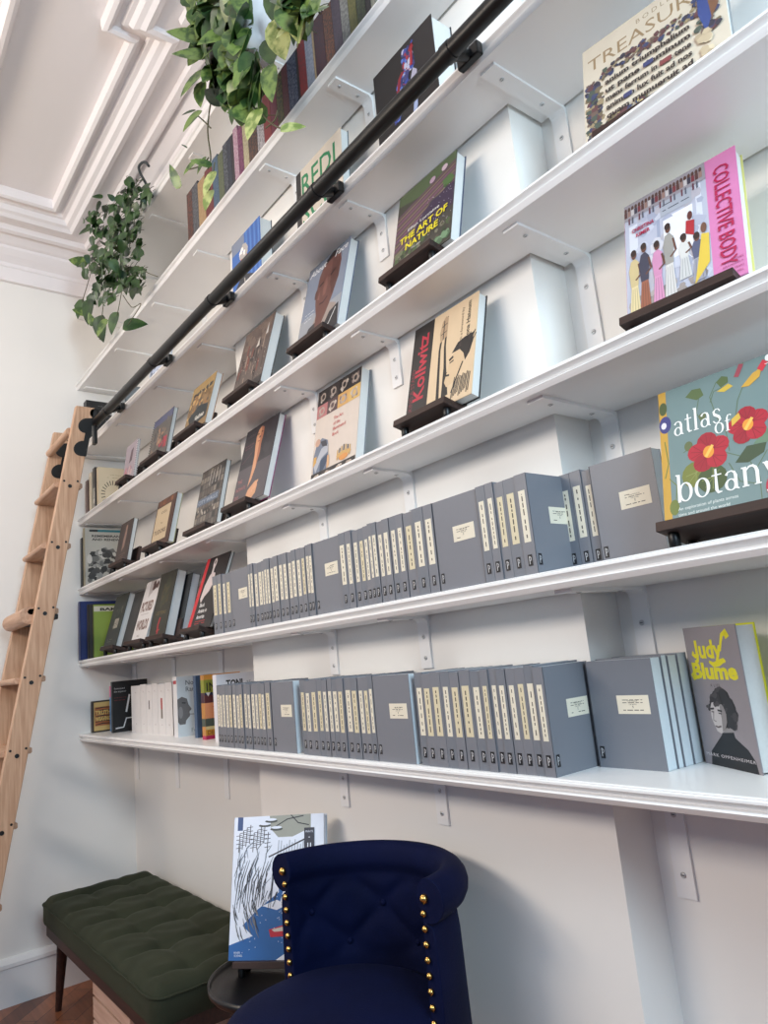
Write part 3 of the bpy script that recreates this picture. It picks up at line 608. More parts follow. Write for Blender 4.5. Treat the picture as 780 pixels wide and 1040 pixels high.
def art_bluecurtain(a):
    a.rect(0, 0, 1, 1, (54, 102, 176))
    for k in range(7): a.stroke([(.55 + .07 * k, 0), (.53 + .07 * k, 1)], .025, (36, 78, 150) if k % 2 else (84, 130, 196))
    a.rect(0, .8, .45, 1, (120, 130, 150)); a.poly([(.28, .35), (.26, .55), (.34, .7), (.46, .74), (.54, .66), (.54, .46), (.46, .34)], (200, 140, 116)); curls(a, .42, .72, .15, (176, 170, 166), 18, 3); a.stroke([(.36, .55), (.5, .56)], .03, (60, 50, 50)); a.poly([(.05, 0), (.12, .25), (.32, .36), (.5, .34), (.75, .24), (.85, 0)], (44, 44, 52)); a.stroke([(.44, .3), (.46, .16)], .03, (180, 176, 172))
def art_snow(a):   # plain snowy riverbank picture
    W = (226, 232, 244); Bl = (44, 98, 160); K = (52, 52, 58)
    a.rect(0, 0, 1, 1, W); a.poly([(0, .0), (1, 0), (1, .3), (.75, .5), (.6, .66), (.5, .66), (.52, .45), (.3, .34), (.0, .14)], Bl)
    a.poly([(.4, 1), (.86, 1), (.86, .9), (.66, .84), (.5, .84), (.42, .9)], (156, 158, 148)); a.rect(.04, .9, .1, 1, (60, 84, 130))
    a.poly([(.5, 0), (.95, .0), (1, .3), (.9, .22), (.7, .09)], W); a.poly([(.0, .1), (.25, .16), (.12, .24), (0, .3)], W)
    a.poly([(.34, .36), (.5, .33), (.6, .36), (.5, .4)], W)
    rnd = random.Random(11)
    for k in range(9):
        u = .06 + .04 * k; v = .74 + .02 * (k % 4); a.stroke([(u, v), (u + .01, v + .14)], .008, K)
        for q in range(4): a.stroke([(u - .03, v + .03 * q + .03), (u + .035, v + .03 * q + .035)], .006, K)
    for k in range(16): u = .04 + .026 * k; a.stroke([(u, .3 + .1 * rnd.random()), (u + .03, .45 + .15 * rnd.random()), (u + .1, .62 + .1 * rnd.random())], [.004, .012, .004], K)
    for k in range(10): u = .5 + .03 * k; a.stroke([(u, .7), (u + .01, .78 + .04 * rnd.random())], .012, (180, 186, 196))
    a.stroke([(.4, .7), (.6, .76), (.8, .82)], .014, K); a.stroke([(.42, .9), (.6, .97), (.78, .99)], .01, K); a.stroke([(.64, 1), (.72, .94), (.84, .92)], .01, K)
    for u, v in ((.35, .93), (.48, .9), (.42, .96)): a.ell(u, v, .07, .012, (74, 78, 76)); a.ell(u, v + .012, .06, .01, W)
    a.stroke([(.55, .62), (.6, .5), (.56, .38)], [.02, .03, .05], W); a.stroke([(.6, .5), (.72, .44)], .016, W); a.stroke([(.4, .4), (.42, .6)], .05, W); a.stroke([(.43, .4), (.45, .6)], .006, K)
    a.poly([(.42, .2), (.64, .24), (.66, .19), (.6, .155), (.44, .15)], (186, 42, 58)); a.poly([(.45, .2), (.62, .225), (.6, .19), (.48, .185)], (206, 200, 190)); a.poly([(.76, .3), (.92, .33), (.92, .27), (.78, .265)], (186, 42, 58))
    for k in range(26): u = rnd.uniform(.02, .4); v = rnd.uniform(.36, .7); a.stroke([(u, v), (u + rnd.uniform(-.02, .05), v + .07), (u + rnd.uniform(.0, .09), v + .13)], [.003, .01, .003], rnd.choice([K, (110, 112, 116), (90, 96, 110)]))
    for k in range(22): u = rnd.uniform(.0, .28); v = rnd.uniform(.12, .36); a.stroke([(u, v + .1), (u + .02, v + .04), (u + .05, v)], [.004, .012, .003], rnd.choice([K, (120, 120, 122)]))
    for k in range(18): u = rnd.uniform(.55, .95); v = rnd.uniform(.02, .2); a.stroke([(u, v), (u + .06, v + .03), (u + .1, v + .07)], [.003, .008, .003], rnd.choice([K, (120, 124, 132)]))
    for k in range(14): u = rnd.uniform(.3, .62); v = rnd.uniform(.35, .42); a.stroke([(u, v), (u + .03, v + .05)], .006, K)
    for k in range(70): a.ell(rnd.uniform(.05, .95), rnd.uniform(.03, .6), .004, .0035, W, 6)
    a.rect(.79, .74, .9, .9, (58, 60, 70)); a.text('PRINTS', .845, .865, .014, W, 'c'); a.text('+', .845, .82, .02, W, 'c'); a.rect(.825, .76, .835, .79, W); a.rect(.855, .76, .865, .79, W)
    a.text('RIVER', .06, .045, .014, W); a.text('SCENES', .06, .025, .014, W)

def face(name, label, s, x, w, h, t, tilt, art, y=1.03, dz=.034, rot=0, **k):
    return book(name, label, (x, y, TOP[s] + dz), w, h, t, tilt, rot, art=art, **k)
G2 = 'books standing face out'
face('book', 'green botanical hardback with red flowers and big white title, on a dark stand', 1, -.587, .235, .236, .03, 12.4, art_flower, cover=(110, 134, 134), spine=(196, 152, 58), group=G2)
stand('dark wooden book stand under the green botanical flower book', -.585, .24, TOP[1], 12.4)
face('book', 'paperback with a pink right stripe and a painted crowd, on a dark stand', 2, -.607, .2, .26, .028, 14.7, art_people, y=1.06, rot=4, cover=(204, 122, 168), back=(214, 206, 120), group=G2)
stand('dark wooden book stand under the pink-striped crowd painting book', -.607, .19, TOP[2], 14.7, y=1.035, rot=4)
face('book', 'tan book with old manuscript lettering and ornament, at the upper right', 3, -.628, .262, .25, .022, 13.3, art_manuscript, y=1.06, rot=7, cover=(206, 192, 172), back=(150, 150, 150), group=G2)
stand('dark wooden book stand under the tan manuscript book', -.6, .19, TOP[3], 13.3, y=1.04, rot=7)
face('book', 'beige and black hardback with a charcoal-drawn woman and sideways red title', 2, -1.177, .217, .259, .026, 14.9, art_beige, cover=(212, 186, 152), spine=(32, 28, 28), back=(30, 28, 30), group=G2)
stand('dark wooden book stand under the beige and black drawing book', -1.181, .172, TOP[2], 14.9)
face('book', 'garden photograph book with a yellow capital-letter title', 3, -1.172, .208, .251, .03, 13.6, art_garden, cover=(66, 62, 54), back=(70, 78, 100), group=G2)
stand('dark wooden book stand under the garden book with yellow title', -1.182, .186, TOP[3], 13.6)
face('book', 'blue-grey book with a close portrait of a man and slanted white title', 3, -1.621, .214, .291, .029, 15.1, art_face, cover=(126, 134, 150), back=(84, 92, 116), group=G2)
stand('dark wooden book stand under the man portrait book', -1.618, .19, TOP[3], 15.1)
face('book', 'brown hardback with a crowded city photograph, right of the chimney edge', 3, -2.044, .207, .266, .034, 16.5, art_skyline, cover=(96, 84, 78), back=(60, 58, 60), group=G2)
stand('dark wooden book stand under the brown city photograph book', -2.042, .185, TOP[3], 16.5)
face('book', 'tan and orange picture book, second face-out cover left of the chimney edge', 3, -2.461, .208, .214, .026, 15.8, art_parade, cover=(140, 112, 76), back=(150, 110, 80), group=G2)
stand('dark wooden book stand under the tan and orange picture book', -2.47, .2, TOP[3], 15.8)
r_ = face('book', 'spiral-bound dark book with a red flower patch, on the fourth shelf', 3, -2.84, .215, .2, .018, 12.3, art_meadow, cover=(92, 88, 84), group=G2); wire(r_, 0, .018, .2, M((40, 38, 38)))
stand('dark wooden book stand under the spiral-bound flower book', -2.84, .2, TOP[3], 12.3)
r_ = face('book', 'pale lilac book with a white spiral along its right edge', 3, -3.155, .15, .175, .012, 8.4, art_lilac, cover=(160, 148, 156), group=G2); wire(r_, .15, .012, .175, M((225, 225, 222)))
stand('dark wooden book stand under the pale lilac spiral book', -3.16, .14, TOP[3], 8.4)
face('book', 'grey book showing a bare-chested figure and hand, on the third shelf', 2, -2.085, .222, .288, .024, 16, art_nude, cover=(70, 66, 70), back=(122, 40, 92), group=G2)
stand('dark wooden book stand under the grey bare-chested figure book', -2.094, .176, TOP[2], 16)
face('book', 'tall cream book patterned with quilted picture squares and small red title', 2, -1.644, .217, .301, .03, 11, art_quilt, y=1.06, dz=0.001, cover=(206, 192, 180), spine=(100, 40, 52), back=(120, 124, 130), group=G2)
face('book', 'dark grey book with a grid of city pictures and blue band', 2, -2.471, .208, .242, .019, 12.9, art_grid, y=1.06, cover=(74, 70, 68), back=(40, 40, 42), group=G2)
stand('dark wooden book stand under the grey grid-pattern book', -2.5, .2, TOP[2], 12.9, y=1.035)
face('book', 'brown book with a parchment-coloured title panel', 2, -2.839, .205, .206, .024, 12.9, art_tudor, cover=(70, 46, 38), back=(150, 146, 104), group=G2)
stand('dark wooden book stand under the brown parchment-panel book', -2.85, .18, TOP[2], 12.9)
face('book', 'dark maroon book with a pale standing figure, beside the black and white album', 2, -3.3, .175, .203, .02, 11.2, art_darkfig, cover=(50, 36, 34), group=G2)
stand('dark wooden book stand under the dark maroon figure book', -3.28, .19, TOP[2], 11.2)
face('book', 'dark green hardback with a small cream title box, left of the white one', 1, -3.485, .185, .254, .03, 16.1, art_greenphoto, cover=(40, 46, 36), group=G2)
stand('dark wooden book stand under the dark green title-box book', -3.42, .175, TOP[1], 16.1)
face('book', 'plain dark hardback half hidden behind the white lettered cover', 1, -3.28, .18, .245, .02, 16.5, lambda a: a.rect(0, 0, 1, 1, (44, 44, 44)), cover=(44, 44, 44), y=1.05, group=G2)
face('book', 'white cover with big brown picture-filled letters, on a dark stand', 1, -3.093, .175, .27, .012, 17.3, art_letters, cover=(214, 210, 208), group=G2)
stand('dark wooden book stand under the white lettered cover', -3.085, .2, TOP[1], 17.3)
face('book', 'dark olive hardback with a small red figure, right of the white cover', 1, -2.883, .176, .271, .04, 13.8, art_darkgreen, cover=(42, 44, 36), back=(26, 30, 48), group=G2)
stand('dark wooden book stand under the dark olive hardback', -2.83, .185, TOP[1], 13.8)
face('book', 'grey-edged hardback tucked behind the dark olive one', 1, -2.858, .2, .258, .034, 13.8, lambda a: a.rect(0, 0, 1, 1, (40, 42, 44)), y=1.0745, dz=.0235, cover=(40, 42, 44), group=G2, pages=(190, 194, 200))
face('book', 'black book with a red left stripe and a pale figure, left of grey bundles', 1, -2.49, .2, .28, .014, 20, art_blackred, cover=(32, 30, 32), spine=(196, 46, 54), group=G2)
stand('dark wooden book stand under the black and red book', -2.476, .17, TOP[1], 20)
# on the rail shelf
face('book', 'thick black book with a blue and red dragon, behind the black rail', 4, -1.185, .226, .256, .066, .8, art_dragon, y=1.05, dz=.001, cover=(30, 26, 28), back=(22, 24, 34), group=G2)
face('book', 'cream book with huge green letters, behind the black rail', 4, -1.592, .24, .237, .027, 2.8, art_green, y=1.05, dz=.002, cover=(206, 192, 176), spine=(24, 22, 24), back=(110, 116, 120), group=G2,
     )
face('book', 'blue book with a person before a curtain, behind the black rail', 4, -2.023, .203, .238, .046, 1.8, art_bluecurtain, y=1.05, dz=.002, cover=(54, 102, 176), back=(40, 44, 58), group=G2)
def art_waves(a): a.rect(0, 0, 1, 1, (176, 186, 208)); a.blobs(0, 0, 1, 1, [(120, 132, 160), (206, 212, 224), (90, 96, 120)], 26, (.05, .12), 3)
face('book', 'small pale blue book low behind the rail, nearest a rail bracket', 4, -2.84, .19, .135, .02, 12, art_waves, y=1.04, dz=.002, cover=(176, 186, 208), group=G2)
for k, (xr, t, c, d) in enumerate([(-3.25, .03, (200, 204, 206), 'white'), (-3.21, .025, (70, 74, 80), 'charcoal'), (-3.17, .03, (150, 156, 160), 'grey'), (-3.13, .022, (206, 208, 210), 'pearl white'), (-3.09, .03, (110, 116, 120), 'slate grey')]):
    spine_book('book', '%s short spine behind the rail, number %s rightwards from the ladder' % (d, ['one', 'two', 'three', 'four', 'five'][k]), xr, 1.03, TOP[4], .12, .12, t, cover=c, group='short books behind the rail')
def art_how(a):
    a.rect(0, 0, 1, 1, (28, 28, 30)); a.scribble(.3, .88, .8, .92, (120, 120, 122), 1, .012, 3); a.text('HOUSE & M', .12, .74, .06, (176, 176, 178), maxw=-.9, bold=.01); a.stroke([(.1, .68), (1, .68)], .006, (120, 120, 122)); a.text('K', .5, .56, .06, (160, 160, 162))
spine_book('book', 'big black hardback behind the top of the oak ladder', -3.70, 1.03, TOP[4], .2, .262, .05, cover=(28, 28, 30), art=art_how)

# ------------------------------------------------------------------ left ends of the lower shelves
def art_album(a):
    a.rect(0, 0, 1, 1, (170, 168, 160)); a.rect(.1, .93, .95, .97, (40, 110, 124)); a.rect(.1, .93, .3, .97, (30, 40, 44)); a.text('REMEMBRANCE', .16, .84, .038, (34, 34, 34), maxw=-.82, bold=.03); a.text('AND RENEWAL', .16, .78, .038, (34, 34, 34), maxw=-.8, bold=.03)
    a.blobs(.03, .02, 1, .68, [(60, 60, 60), (96, 96, 94), (40, 40, 40), (136, 136, 132)], 60, (.05, .11), 4); a.ell(.1, .46, .06, .08, (190, 188, 182)); a.blobs(.1, .45, .95, .66, [(180, 178, 172), (50, 50, 50)], 12, (.04, .07), 6)
spine_book('book', 'large album with a black and white group photo, on the third shelf', -3.70, 1.015, TOP[2], .21, .3, .035, cover=(170, 168, 160), art=art_album, spine=(150, 140, 110))
spine_book('book', 'thin black spine between the group-photo album and the end wall', -3.742, 1.012, TOP[2], .19, .255, .03, cover=(34, 36, 38), spine=(36, 38, 40))
def art_lime(a): a.rect(0, 0, 1, 1, (134, 156, 66)); a.rect(0, .87, 1, .97, (206, 202, 186)); a.text('BAKING', .16, .885, .05, (40, 38, 36), maxw=-.8, bold=.04); a.text('BOOK', .5, .7, .05, (92, 110, 46)); a.text('OF', .5, .58, .05, (92, 110, 46)); a.poly([(.3, .22), (.42, .42), (.75, .42), (.9, .3), (.8, .2), (.4, .18)], (196, 204, 196)); a.ell(.6, .2, .45, .03, (206, 212, 206))
spine_book('book', 'lime green book with a white cup, against the navy one', -3.655, 1.04, TOP[1], .19, .262, .016, cover=(134, 156, 66), art=art_lime, spine=(92, 100, 50))
spine_book('book', 'dark brown patterned spine between lime green and navy books', -3.678, 1.02, TOP[1], .19, .268, .02, cover=(50, 44, 40), spine=(60, 56, 50))
spine_book('book', 'tall navy blue book against the end wall, second shelf', -3.72, .993, TOP[1] , .21, .287, .03, cover=(34, 48, 104), spine=(34, 48, 110))
def art_oval(a):
    a.rect(0, 0, 1, 1, (198, 184, 158)); a.scribble(.3, .74, .8, .86, (130, 118, 100), 2, .014, 2)
    for k in range(24): q = 2 * PI * k / 24; a.stroke([(.5 + .28 * math.cos(q), .38 + .22 * math.sin(q)), (.5 + .42 * math.cos(q), .38 + .32 * math.sin(q))], .03, (66, 60, 54))
spine_book('book', 'beige book with a round sunburst emblem, fourth shelf far left', -3.56, 1.045, TOP[3], .14, .225, .03, cover=(198, 184, 158), art=art_oval, spine=(186, 170, 142))
spine_book('book', 'black and white photo spine beside the sunburst emblem book', -3.6, 1.04, TOP[3], .15, .235, .04, cover=(46, 44, 44), spine=(56, 54, 54), sart=lambda a: (a.rect(.1, .1, .9, .55, (150, 146, 138)), a.blobs(.1, .1, .9, .55, [(70, 66, 64), (190, 186, 178)], 10, (.1, .25), 2)))
spine_book('book', 'cream spine with a thin black line, fourth shelf far left', -3.645, 1.035, TOP[3], .15, .22, .04, cover=(206, 194, 170), sart=lambda a: a.rect(.55, .15, .65, .9, (80, 74, 66)))
spine_book('book', 'thick brown spine partly behind the ladder, fourth shelf', -3.692, 1.03, TOP[3], .15, .19, .04, cover=(104, 78, 70))

# lowest shelf, left
def art_carve(a):
    a.rect(0, 0, 1, 1, (60, 50, 42)); a.rect(.08, .05, .92, .95, (206, 172, 108)); a.rect(.12, .2, .88, .8, (176, 104, 60))
    for k in range(7): a.stroke([(.14, .24 + .085 * k), (.5, .27 + .085 * k), (.86, .25 + .085 * k)], [.03, .05, .03], (52, 42, 40))
    a.text('TRUTH', .14, .55, .13, (224, 188, 110), maxw=-.7, bold=.05); a.text('WEAVING', .14, .36, .12, (224, 188, 110), maxw=-.7, bold=.05)
Z0 = TOP[0]
spine_book('book', 'small yellow and brown book with bold woodcut letters, lowest shelf far left', -3.74, 1.05, Z0, .105, .15, .02, cover=(60, 50, 42), art=art_carve)
spine_book('book', 'slim pink and blue book behind the yellow woodcut book', at(112.6, 705, 1.12).x, 1.12, Z0, .11, .215, .02, cover=(96, 150, 200), sart=lambda a: a.rect(0, .75, 1, 1, (214, 110, 150)), art=lambda a: (a.rect(0, 0, 1, 1, (96, 150, 200)), a.rect(0, .82, 1, 1, (214, 110, 150))))
def art_spark(a): a.rect(0, 0, 1, 1, (22, 22, 24)); a.text('Annotated', .05, .84, .035, (190, 190, 192), maxw=.42); a.text('the equinox', .05, .78, .035, (190, 190, 192), maxw=.5); a.scribble(.05, .6, .4, .7, (120, 40, 44), 2, .012, 3); a.stroke([(.38, .38), (.48, .72)], .05, (220, 220, 222)); a.stroke([(.08, .08), (.3, .09), (.38, .26), (.6, .26)], .035, (220, 220, 222))
spine_book('book', 'black book with white zigzag lines, left of the white slim spines', -3.535, 1.085, Z0, .168, .235, .02, cover=(22, 22, 24), art=art_spark)
WX_ = [at(px, 735, 1.125).x for px in (134, 143.3, 149.2, 155.2, 161, 168.6, 176, 183)]
wn = ['first', 'second', 'third', 'fourth', 'fifth', 'sixth']
for k in range(6):
    x0, x1 = WX_[k], WX_[k + 1]
    def sa(a, k=k):
        ink = (150, 130, 130)
        a.text(['NW', 'JB', 'CV', 'ER', 'TD', 'AL'][k], .5, .84, .03, ink, 'c', maxw=.6); a.text(['VA', 'LA', 'ST', 'OP', 'KE', 'MA'][k], .5, .18, .03, ink, 'c', maxw=.6)
        if k == 2: a.rect(.4, .5, .6, .68, (120, 110, 110))
        if k == 4: a.rect(.4, .32, .62, .72, (120, 110, 100)); a.rect(.4, .5, .62, .72, (170, 60, 60))
    spine_book('book', '%s slim white spine rightwards from the black zigzag book' % wn[k], x1 - .001, 1.125, Z0, .125, .207 + .004 * (k % 2), x1 - x0 - .002, cover=(222, 218, 216), sart=sa, group='slim white paperbacks', rough=.5)
x0 = WX_[6]
def sa_face(a): a.rect(0, 0, 1, 1, (222, 220, 220)); a.rect(.1, .88, .9, .94, (170, 60, 70))
def art_rand(a):
    a.rect(0, 0, 1, 1, (206, 214, 218)); a.poly([(0, .25), (.0, .62), (.12, .66), (.26, .62), (.3, .52), (.38, .44), (.32, .4), (.33, .33), (.22, .26), (.2, .2), (.05, .2)], (110, 108, 108)); a.stroke([(.12, .56), (.22, .55)], .03, (56, 54, 54)); a.stroke([(.3, .36), (.62, .34)], .014, (70, 70, 72)); a.ell(.08, .4, .06, .1, (140, 138, 138))
    a.text('Nothing', .24, .85, .08, (70, 78, 84), maxw=.9); a.text('Random', .24, .74, .08, (70, 78, 84), maxw=.9); a.text('Gayle', .5, .16, .07, (130, 150, 154)); a.text('Feldman', .36, .06, .07, (130, 150, 154), maxw=.8)
spine_book('book', 'pale biography with a grey profile photograph and serif title', -2.775, 1.1, Z0, .15, .23, .04, cover=(206, 214, 218), art=art_rand, sart=sa_face)
def art_navy(a): a.rect(0, 0, 1, 1, (62, 86, 116)); a.ell(.3, .45, .14, .1, (30, 34, 44)); a.poly([(.1, 0), (.2, .35), (.6, .4), (.7, 0)], (34, 44, 62))
spine_book('book', 'dark blue cover between the profile biography and the striped cover', -2.625, 1.115, Z0, .14, .228, .025, cover=(62, 86, 116), art=art_navy)
def art_ins(a):
    for v0, v1, c in ((0, .06, (176, 30, 88)), (.06, .15, (196, 138, 40)), (.15, .2, (214, 196, 140)), (.2, .32, (74, 84, 74)), (.32, .56, (226, 150, 104)), (.56, .68, (90, 40, 44)), (.68, .72, (36, 42, 76)), (.72, .92, (140, 146, 52)), (.92, 1, (218, 150, 60))): a.rect(0, v0, 1, v1, c)
    for k in range(8): a.poly([(.04 + .12 * k, .72), (.1 + .12 * k, .66), (.16 + .12 * k, .72)], (36, 42, 76) if k % 2 else (220, 216, 206))
    a.text('INSIDE', .06, .745, .13, (36, 40, 30), maxw=.95, bold=.01); a.scribble(.2, .38, .8, .52, (196, 80, 60), 3, .02, 3); a.text('DEBATES', .05, .075, .06, (110, 60, 20), maxw=.9); a.ell(.55, .27, .08, .03, (200, 206, 200))
spine_book('book', 'colourful striped cover with green and orange bands, beside the dark blue one', -2.505, 1.095, Z0, .145, .228, .03, cover=(218, 150, 60), art=art_ins, spine=(190, 132, 66), sart=lambda a: (a.rect(0, 0, 1, .06, (176, 30, 88)), a.rect(0, .2, 1, .32, (74, 84, 74)), a.rect(0, .56, 1, .72, (70, 40, 56)), a.rect(0, .72, 1, .92, (140, 146, 52))))
def art_toni(a): a.rect(0, 0, 1, 1, (226, 226, 232)); a.text('TONI', .22, .8, .1, (30, 30, 34), maxw=-.4, bold=.045); a.text('at', .7, .82, .07, (150, 156, 160), shear=.4); a.text('RANDOM', .12, .64, .1, (30, 30, 34), maxw=-.82, bold=.045)
spine_book('book', 'white cover with black serif capitals, behind the left grey bundle', -2.365, 1.08, Z0, .16, .225, .03, cover=(226, 226, 232), art=art_toni)

# ------------------------------------------------------------------ grey uniform paperbacks in bundles
PG = M((120, 122, 129), .42, var=.02, scale=60); PG2 = M((114, 118, 126), .42, var=.02, scale=60)
CREAM = (226, 218, 198); INK = (70, 66, 62); STK = (26, 26, 30)
def emblem(mb, fn, u, v, wd, hh):
    a = Art(mb, 1, 1, fn); a.l = .0005
    a.poly([(u, v), (u + wd, v), (u + wd, v + hh), (u, v + hh)], STK, True)
    a.stroke([(u + wd * .35, v + hh * .15), (u + wd * .35, v + hh * .85)], wd * .16, (190, 190, 192), True)
    a.stroke([(u + wd * .4, v + hh * .82), (u + wd * .75, v + hh * .7), (u + wd * .7, v + hh * .5), (u + wd * .4, v + hh * .45)], wd * .14, (190, 190, 192), True)
ONES = ['first', 'second', 'third', 'fourth', 'fifth', 'sixth', 'seventh', 'eighth', 'ninth', 'tenth', 'eleventh', 'twelfth', 'thirteenth', 'fourteenth', 'fifteenth', 'sixteenth', 'seventeenth', 'eighteenth']
def grey(label, loc, w, h, t, rot, k, spine=True, front=False, tint=0, group=None, tilt=0):
    r = book('grey_paperback', label, loc, w, h, t, tilt, rot, cover=PG if k % 3 else PG2, group=group, soft=True, b=.0012, pages=(214, 222, 226), rough=.42)
    rnd = random.Random(k * 31 + int(abs(loc[0]) * 1000))
    if spine and t > .006:
        lw = t * rnd.uniform(.5, .66); lh = h * .515; v0 = h * rnd.uniform(.315, .33); u0 = (t - lw) / 2; e = .0009
        mb = MB(); cc = CREAM if rnd.random() > .2 else (216, 204, 172)
        fn = lambda u, v, l: (-l - .0005, t - u, v)
        L = [fn(u0, v0, 0), fn(u0 + lw, v0, 0), fn(u0 + lw, v0 + lh, 0), fn(u0, v0 + lh, 0)]; L2 = [fn(u0, v0, .0004), fn(u0 + lw, v0, .0004), fn(u0 + lw, v0 + lh, .0004), fn(u0, v0 + lh, .0004)]
        mb.loops([L, L2], M(cc, .6, var=.04), smooth=False)
        a = Art(mb, 1, 1, fn); a.l = .00045
        y = v0 + lh * .08
        while y < v0 + lh * .92:
            q = rnd.uniform(.004, .012); a.stroke([(t / 2, y), (t / 2, min(y + q, v0 + lh * .93))], max(.0012, lw * .16), M(INK, .6), True); y += q + rnd.choice([.003, .003, .008])
        mb.build('spine_label', r)
        mb = MB(); wd = min(.0105, t * .6); emblem(mb, fn, (t - wd) / 2, h * .085, wd, .021); mb.build('emblem', r)
    if front:
        mb = MB(); u0 = w * .42; lw = w * .47; lh = h * .17; v0 = h * .5; fn = lambda u, v, l: (u, -l, v)
        mb.loops([[fn(u0, v0, 0), fn(u0 + lw, v0, 0), fn(u0 + lw, v0 + lh, 0), fn(u0, v0 + lh, 0)], [fn(u0, v0, .0004), fn(u0 + lw, v0, .0004), fn(u0 + lw, v0 + lh, .0004), fn(u0, v0 + lh, .0004)]], M(CREAM, .6, var=.04), smooth=False)
        a = Art(mb, w, h, fn); a.l = .0005; a.text('THE TITLE OF', .65, .612, .013, INK, 'c', maxw=.33); a.text('THE NOVEL', .65, .582, .011, INK, 'c', maxw=.3); a.ell(.65, .558, .006, .005, INK, 8); a.text('AN AUTHOR', .65, .525, .013, INK, 'c', maxw=.28) if False else (a.scribble(.5, .59, .8, .64, INK, 2, .008, k), a.ell(.65, .57, .008, .005, INK, 8), a.scribble(.5, .52, .8, .55, INK, 1, .01, k + 1))
        mb.build('front_label', r)
        mb = MB(); emblem(mb, fn, .006, h * .085, .0095, .021); mb.build('emblem', r)
    return r
def run(s, desc, x0, cent, x1, y=1.013, d=.134, front_last=False):
    ed = [x0] + [(cent[i] + cent[i + 1]) / 2 for i in range(len(cent) - 1)] + [x1]
    for i in range(len(cent)):
        rnd = random.Random(i * 7 + s); t = ed[i + 1] - ed[i] - .0006; yy = y + rnd.uniform(-.001, .003)
        grey('%s grey spine from the left in the %s' % (ONES[i], desc), (ed[i + 1] - .0003, yy, TOP[s]), d - .004, .190 + rnd.uniform(-.0015, .003), t, 90, i, group='grey paperbacks in the ' + desc, front=(front_last and i == len(cent) - 1))
def faceout(label, x, w, s, y, t, k, h=.191): return grey(label, (x, y, TOP[s]), w, h, t, 0, k, spine=False, front=True, group='grey paperbacks turned face out')
run(1, 'leftmost upper grey bundle', -2.213, [-2.196, -2.159, -2.132, -2.108], -2.083)
faceout('grey paperback facing out at the right end of the leftmost upper bundle', -2.082, .124, 1, 1.015, .02, 1)
run(1, 'upper grey bundle right of the chimney edge', -1.957, [-1.951, -1.934, -1.917, -1.88, -1.866, -1.847, -1.83, -1.811, -1.787, -1.755, -1.735, -1.708, -1.684, -1.659, -1.634, -1.614, -1.595], -1.586)
faceout('grey paperback facing out in the upper row, second from the left', -1.585, .125, 1, 1.015, .02, 2)
run(1, 'middle upper grey bundle', -1.459, [-1.445, -1.416, -1.391, -1.366, -1.343, -1.327, -1.312, -1.288, -1.266, -1.237, -1.216, -1.187, -1.148, -1.113], -1.101)
faceout('grey paperback facing out in the upper row, third from the left', -1.1, .131, 1, 1.015, .022, 4)
run(1, 'upper grey bundle with a blue-lit side cover', -.966, [-.953, -.929, -.91, -.88, -.849], -.836, front_last=True)
run(1, 'upper bundle of three grey spines', -.848, [-.83, -.803, -.779], -.768, y=1.12, d=.13)
faceout('grey paperback facing out beside the green botanical book', -.767, .13, 1, 1.115, .03, 5)
run(0, 'left grey bundle on the lowest shelf', -2.226, [-2.215, -2.193, -2.168, -2.145, -2.123, -2.098, -2.073, -2.049, -2.025, -1.999, -1.974, -1.953, -1.93, -1.908, -1.884], -1.863)
faceout('grey paperback facing out beside the left lower bundle', -1.862, .125, 0, 1.015, .032, 7)
run(0, 'middle grey bundle on the lowest shelf', -1.702, [-1.688, -1.663, -1.628, -1.598, -1.575, -1.555, -1.534, -1.504, -1.477, -1.445, -1.421, -1.402, -1.379], -1.372)
faceout('grey paperback facing out beside the middle lower bundle', -1.371, .133, 0, 1.015, .026, 8)
run(0, 'right grey bundle on the lowest shelf', -1.218, [-1.205, -1.179, -1.148, -1.116, -1.091, -1.062, -1.029, -1.002, -.985, -.961, -.939, -.915, -.891, -.870], -.857, front_last=True)
yy = 1.125
for k, t in enumerate((.03, .017, .028, .03)):
    grey('%s of four grey paperbacks stacked face out beside the grey hardback, counted from the front' % ONES[k], (-.848 + .002 * k, yy, TOP[0]), .136, .188 + .002 * (k % 2), t, 0, k, spine=False, front=(k == 0), group='four grey paperbacks facing out')
    yy += t + .0006
jb = book('book', 'grey hardback with yellow title and curly-haired woman photograph, standing on the lowest shelf', (-.697, 1.221, Z0), .15, .232, .036, 0, -29.4, cover=(140, 134, 138), spine=(66, 62, 40), back=(206, 210, 40), art=art_grey)
book('book', 'olive-edged book at the right end of the lowest shelf', (-.495, 1.14, Z0), .15, .24, .02, 0, -20, cover=(120, 128, 80))

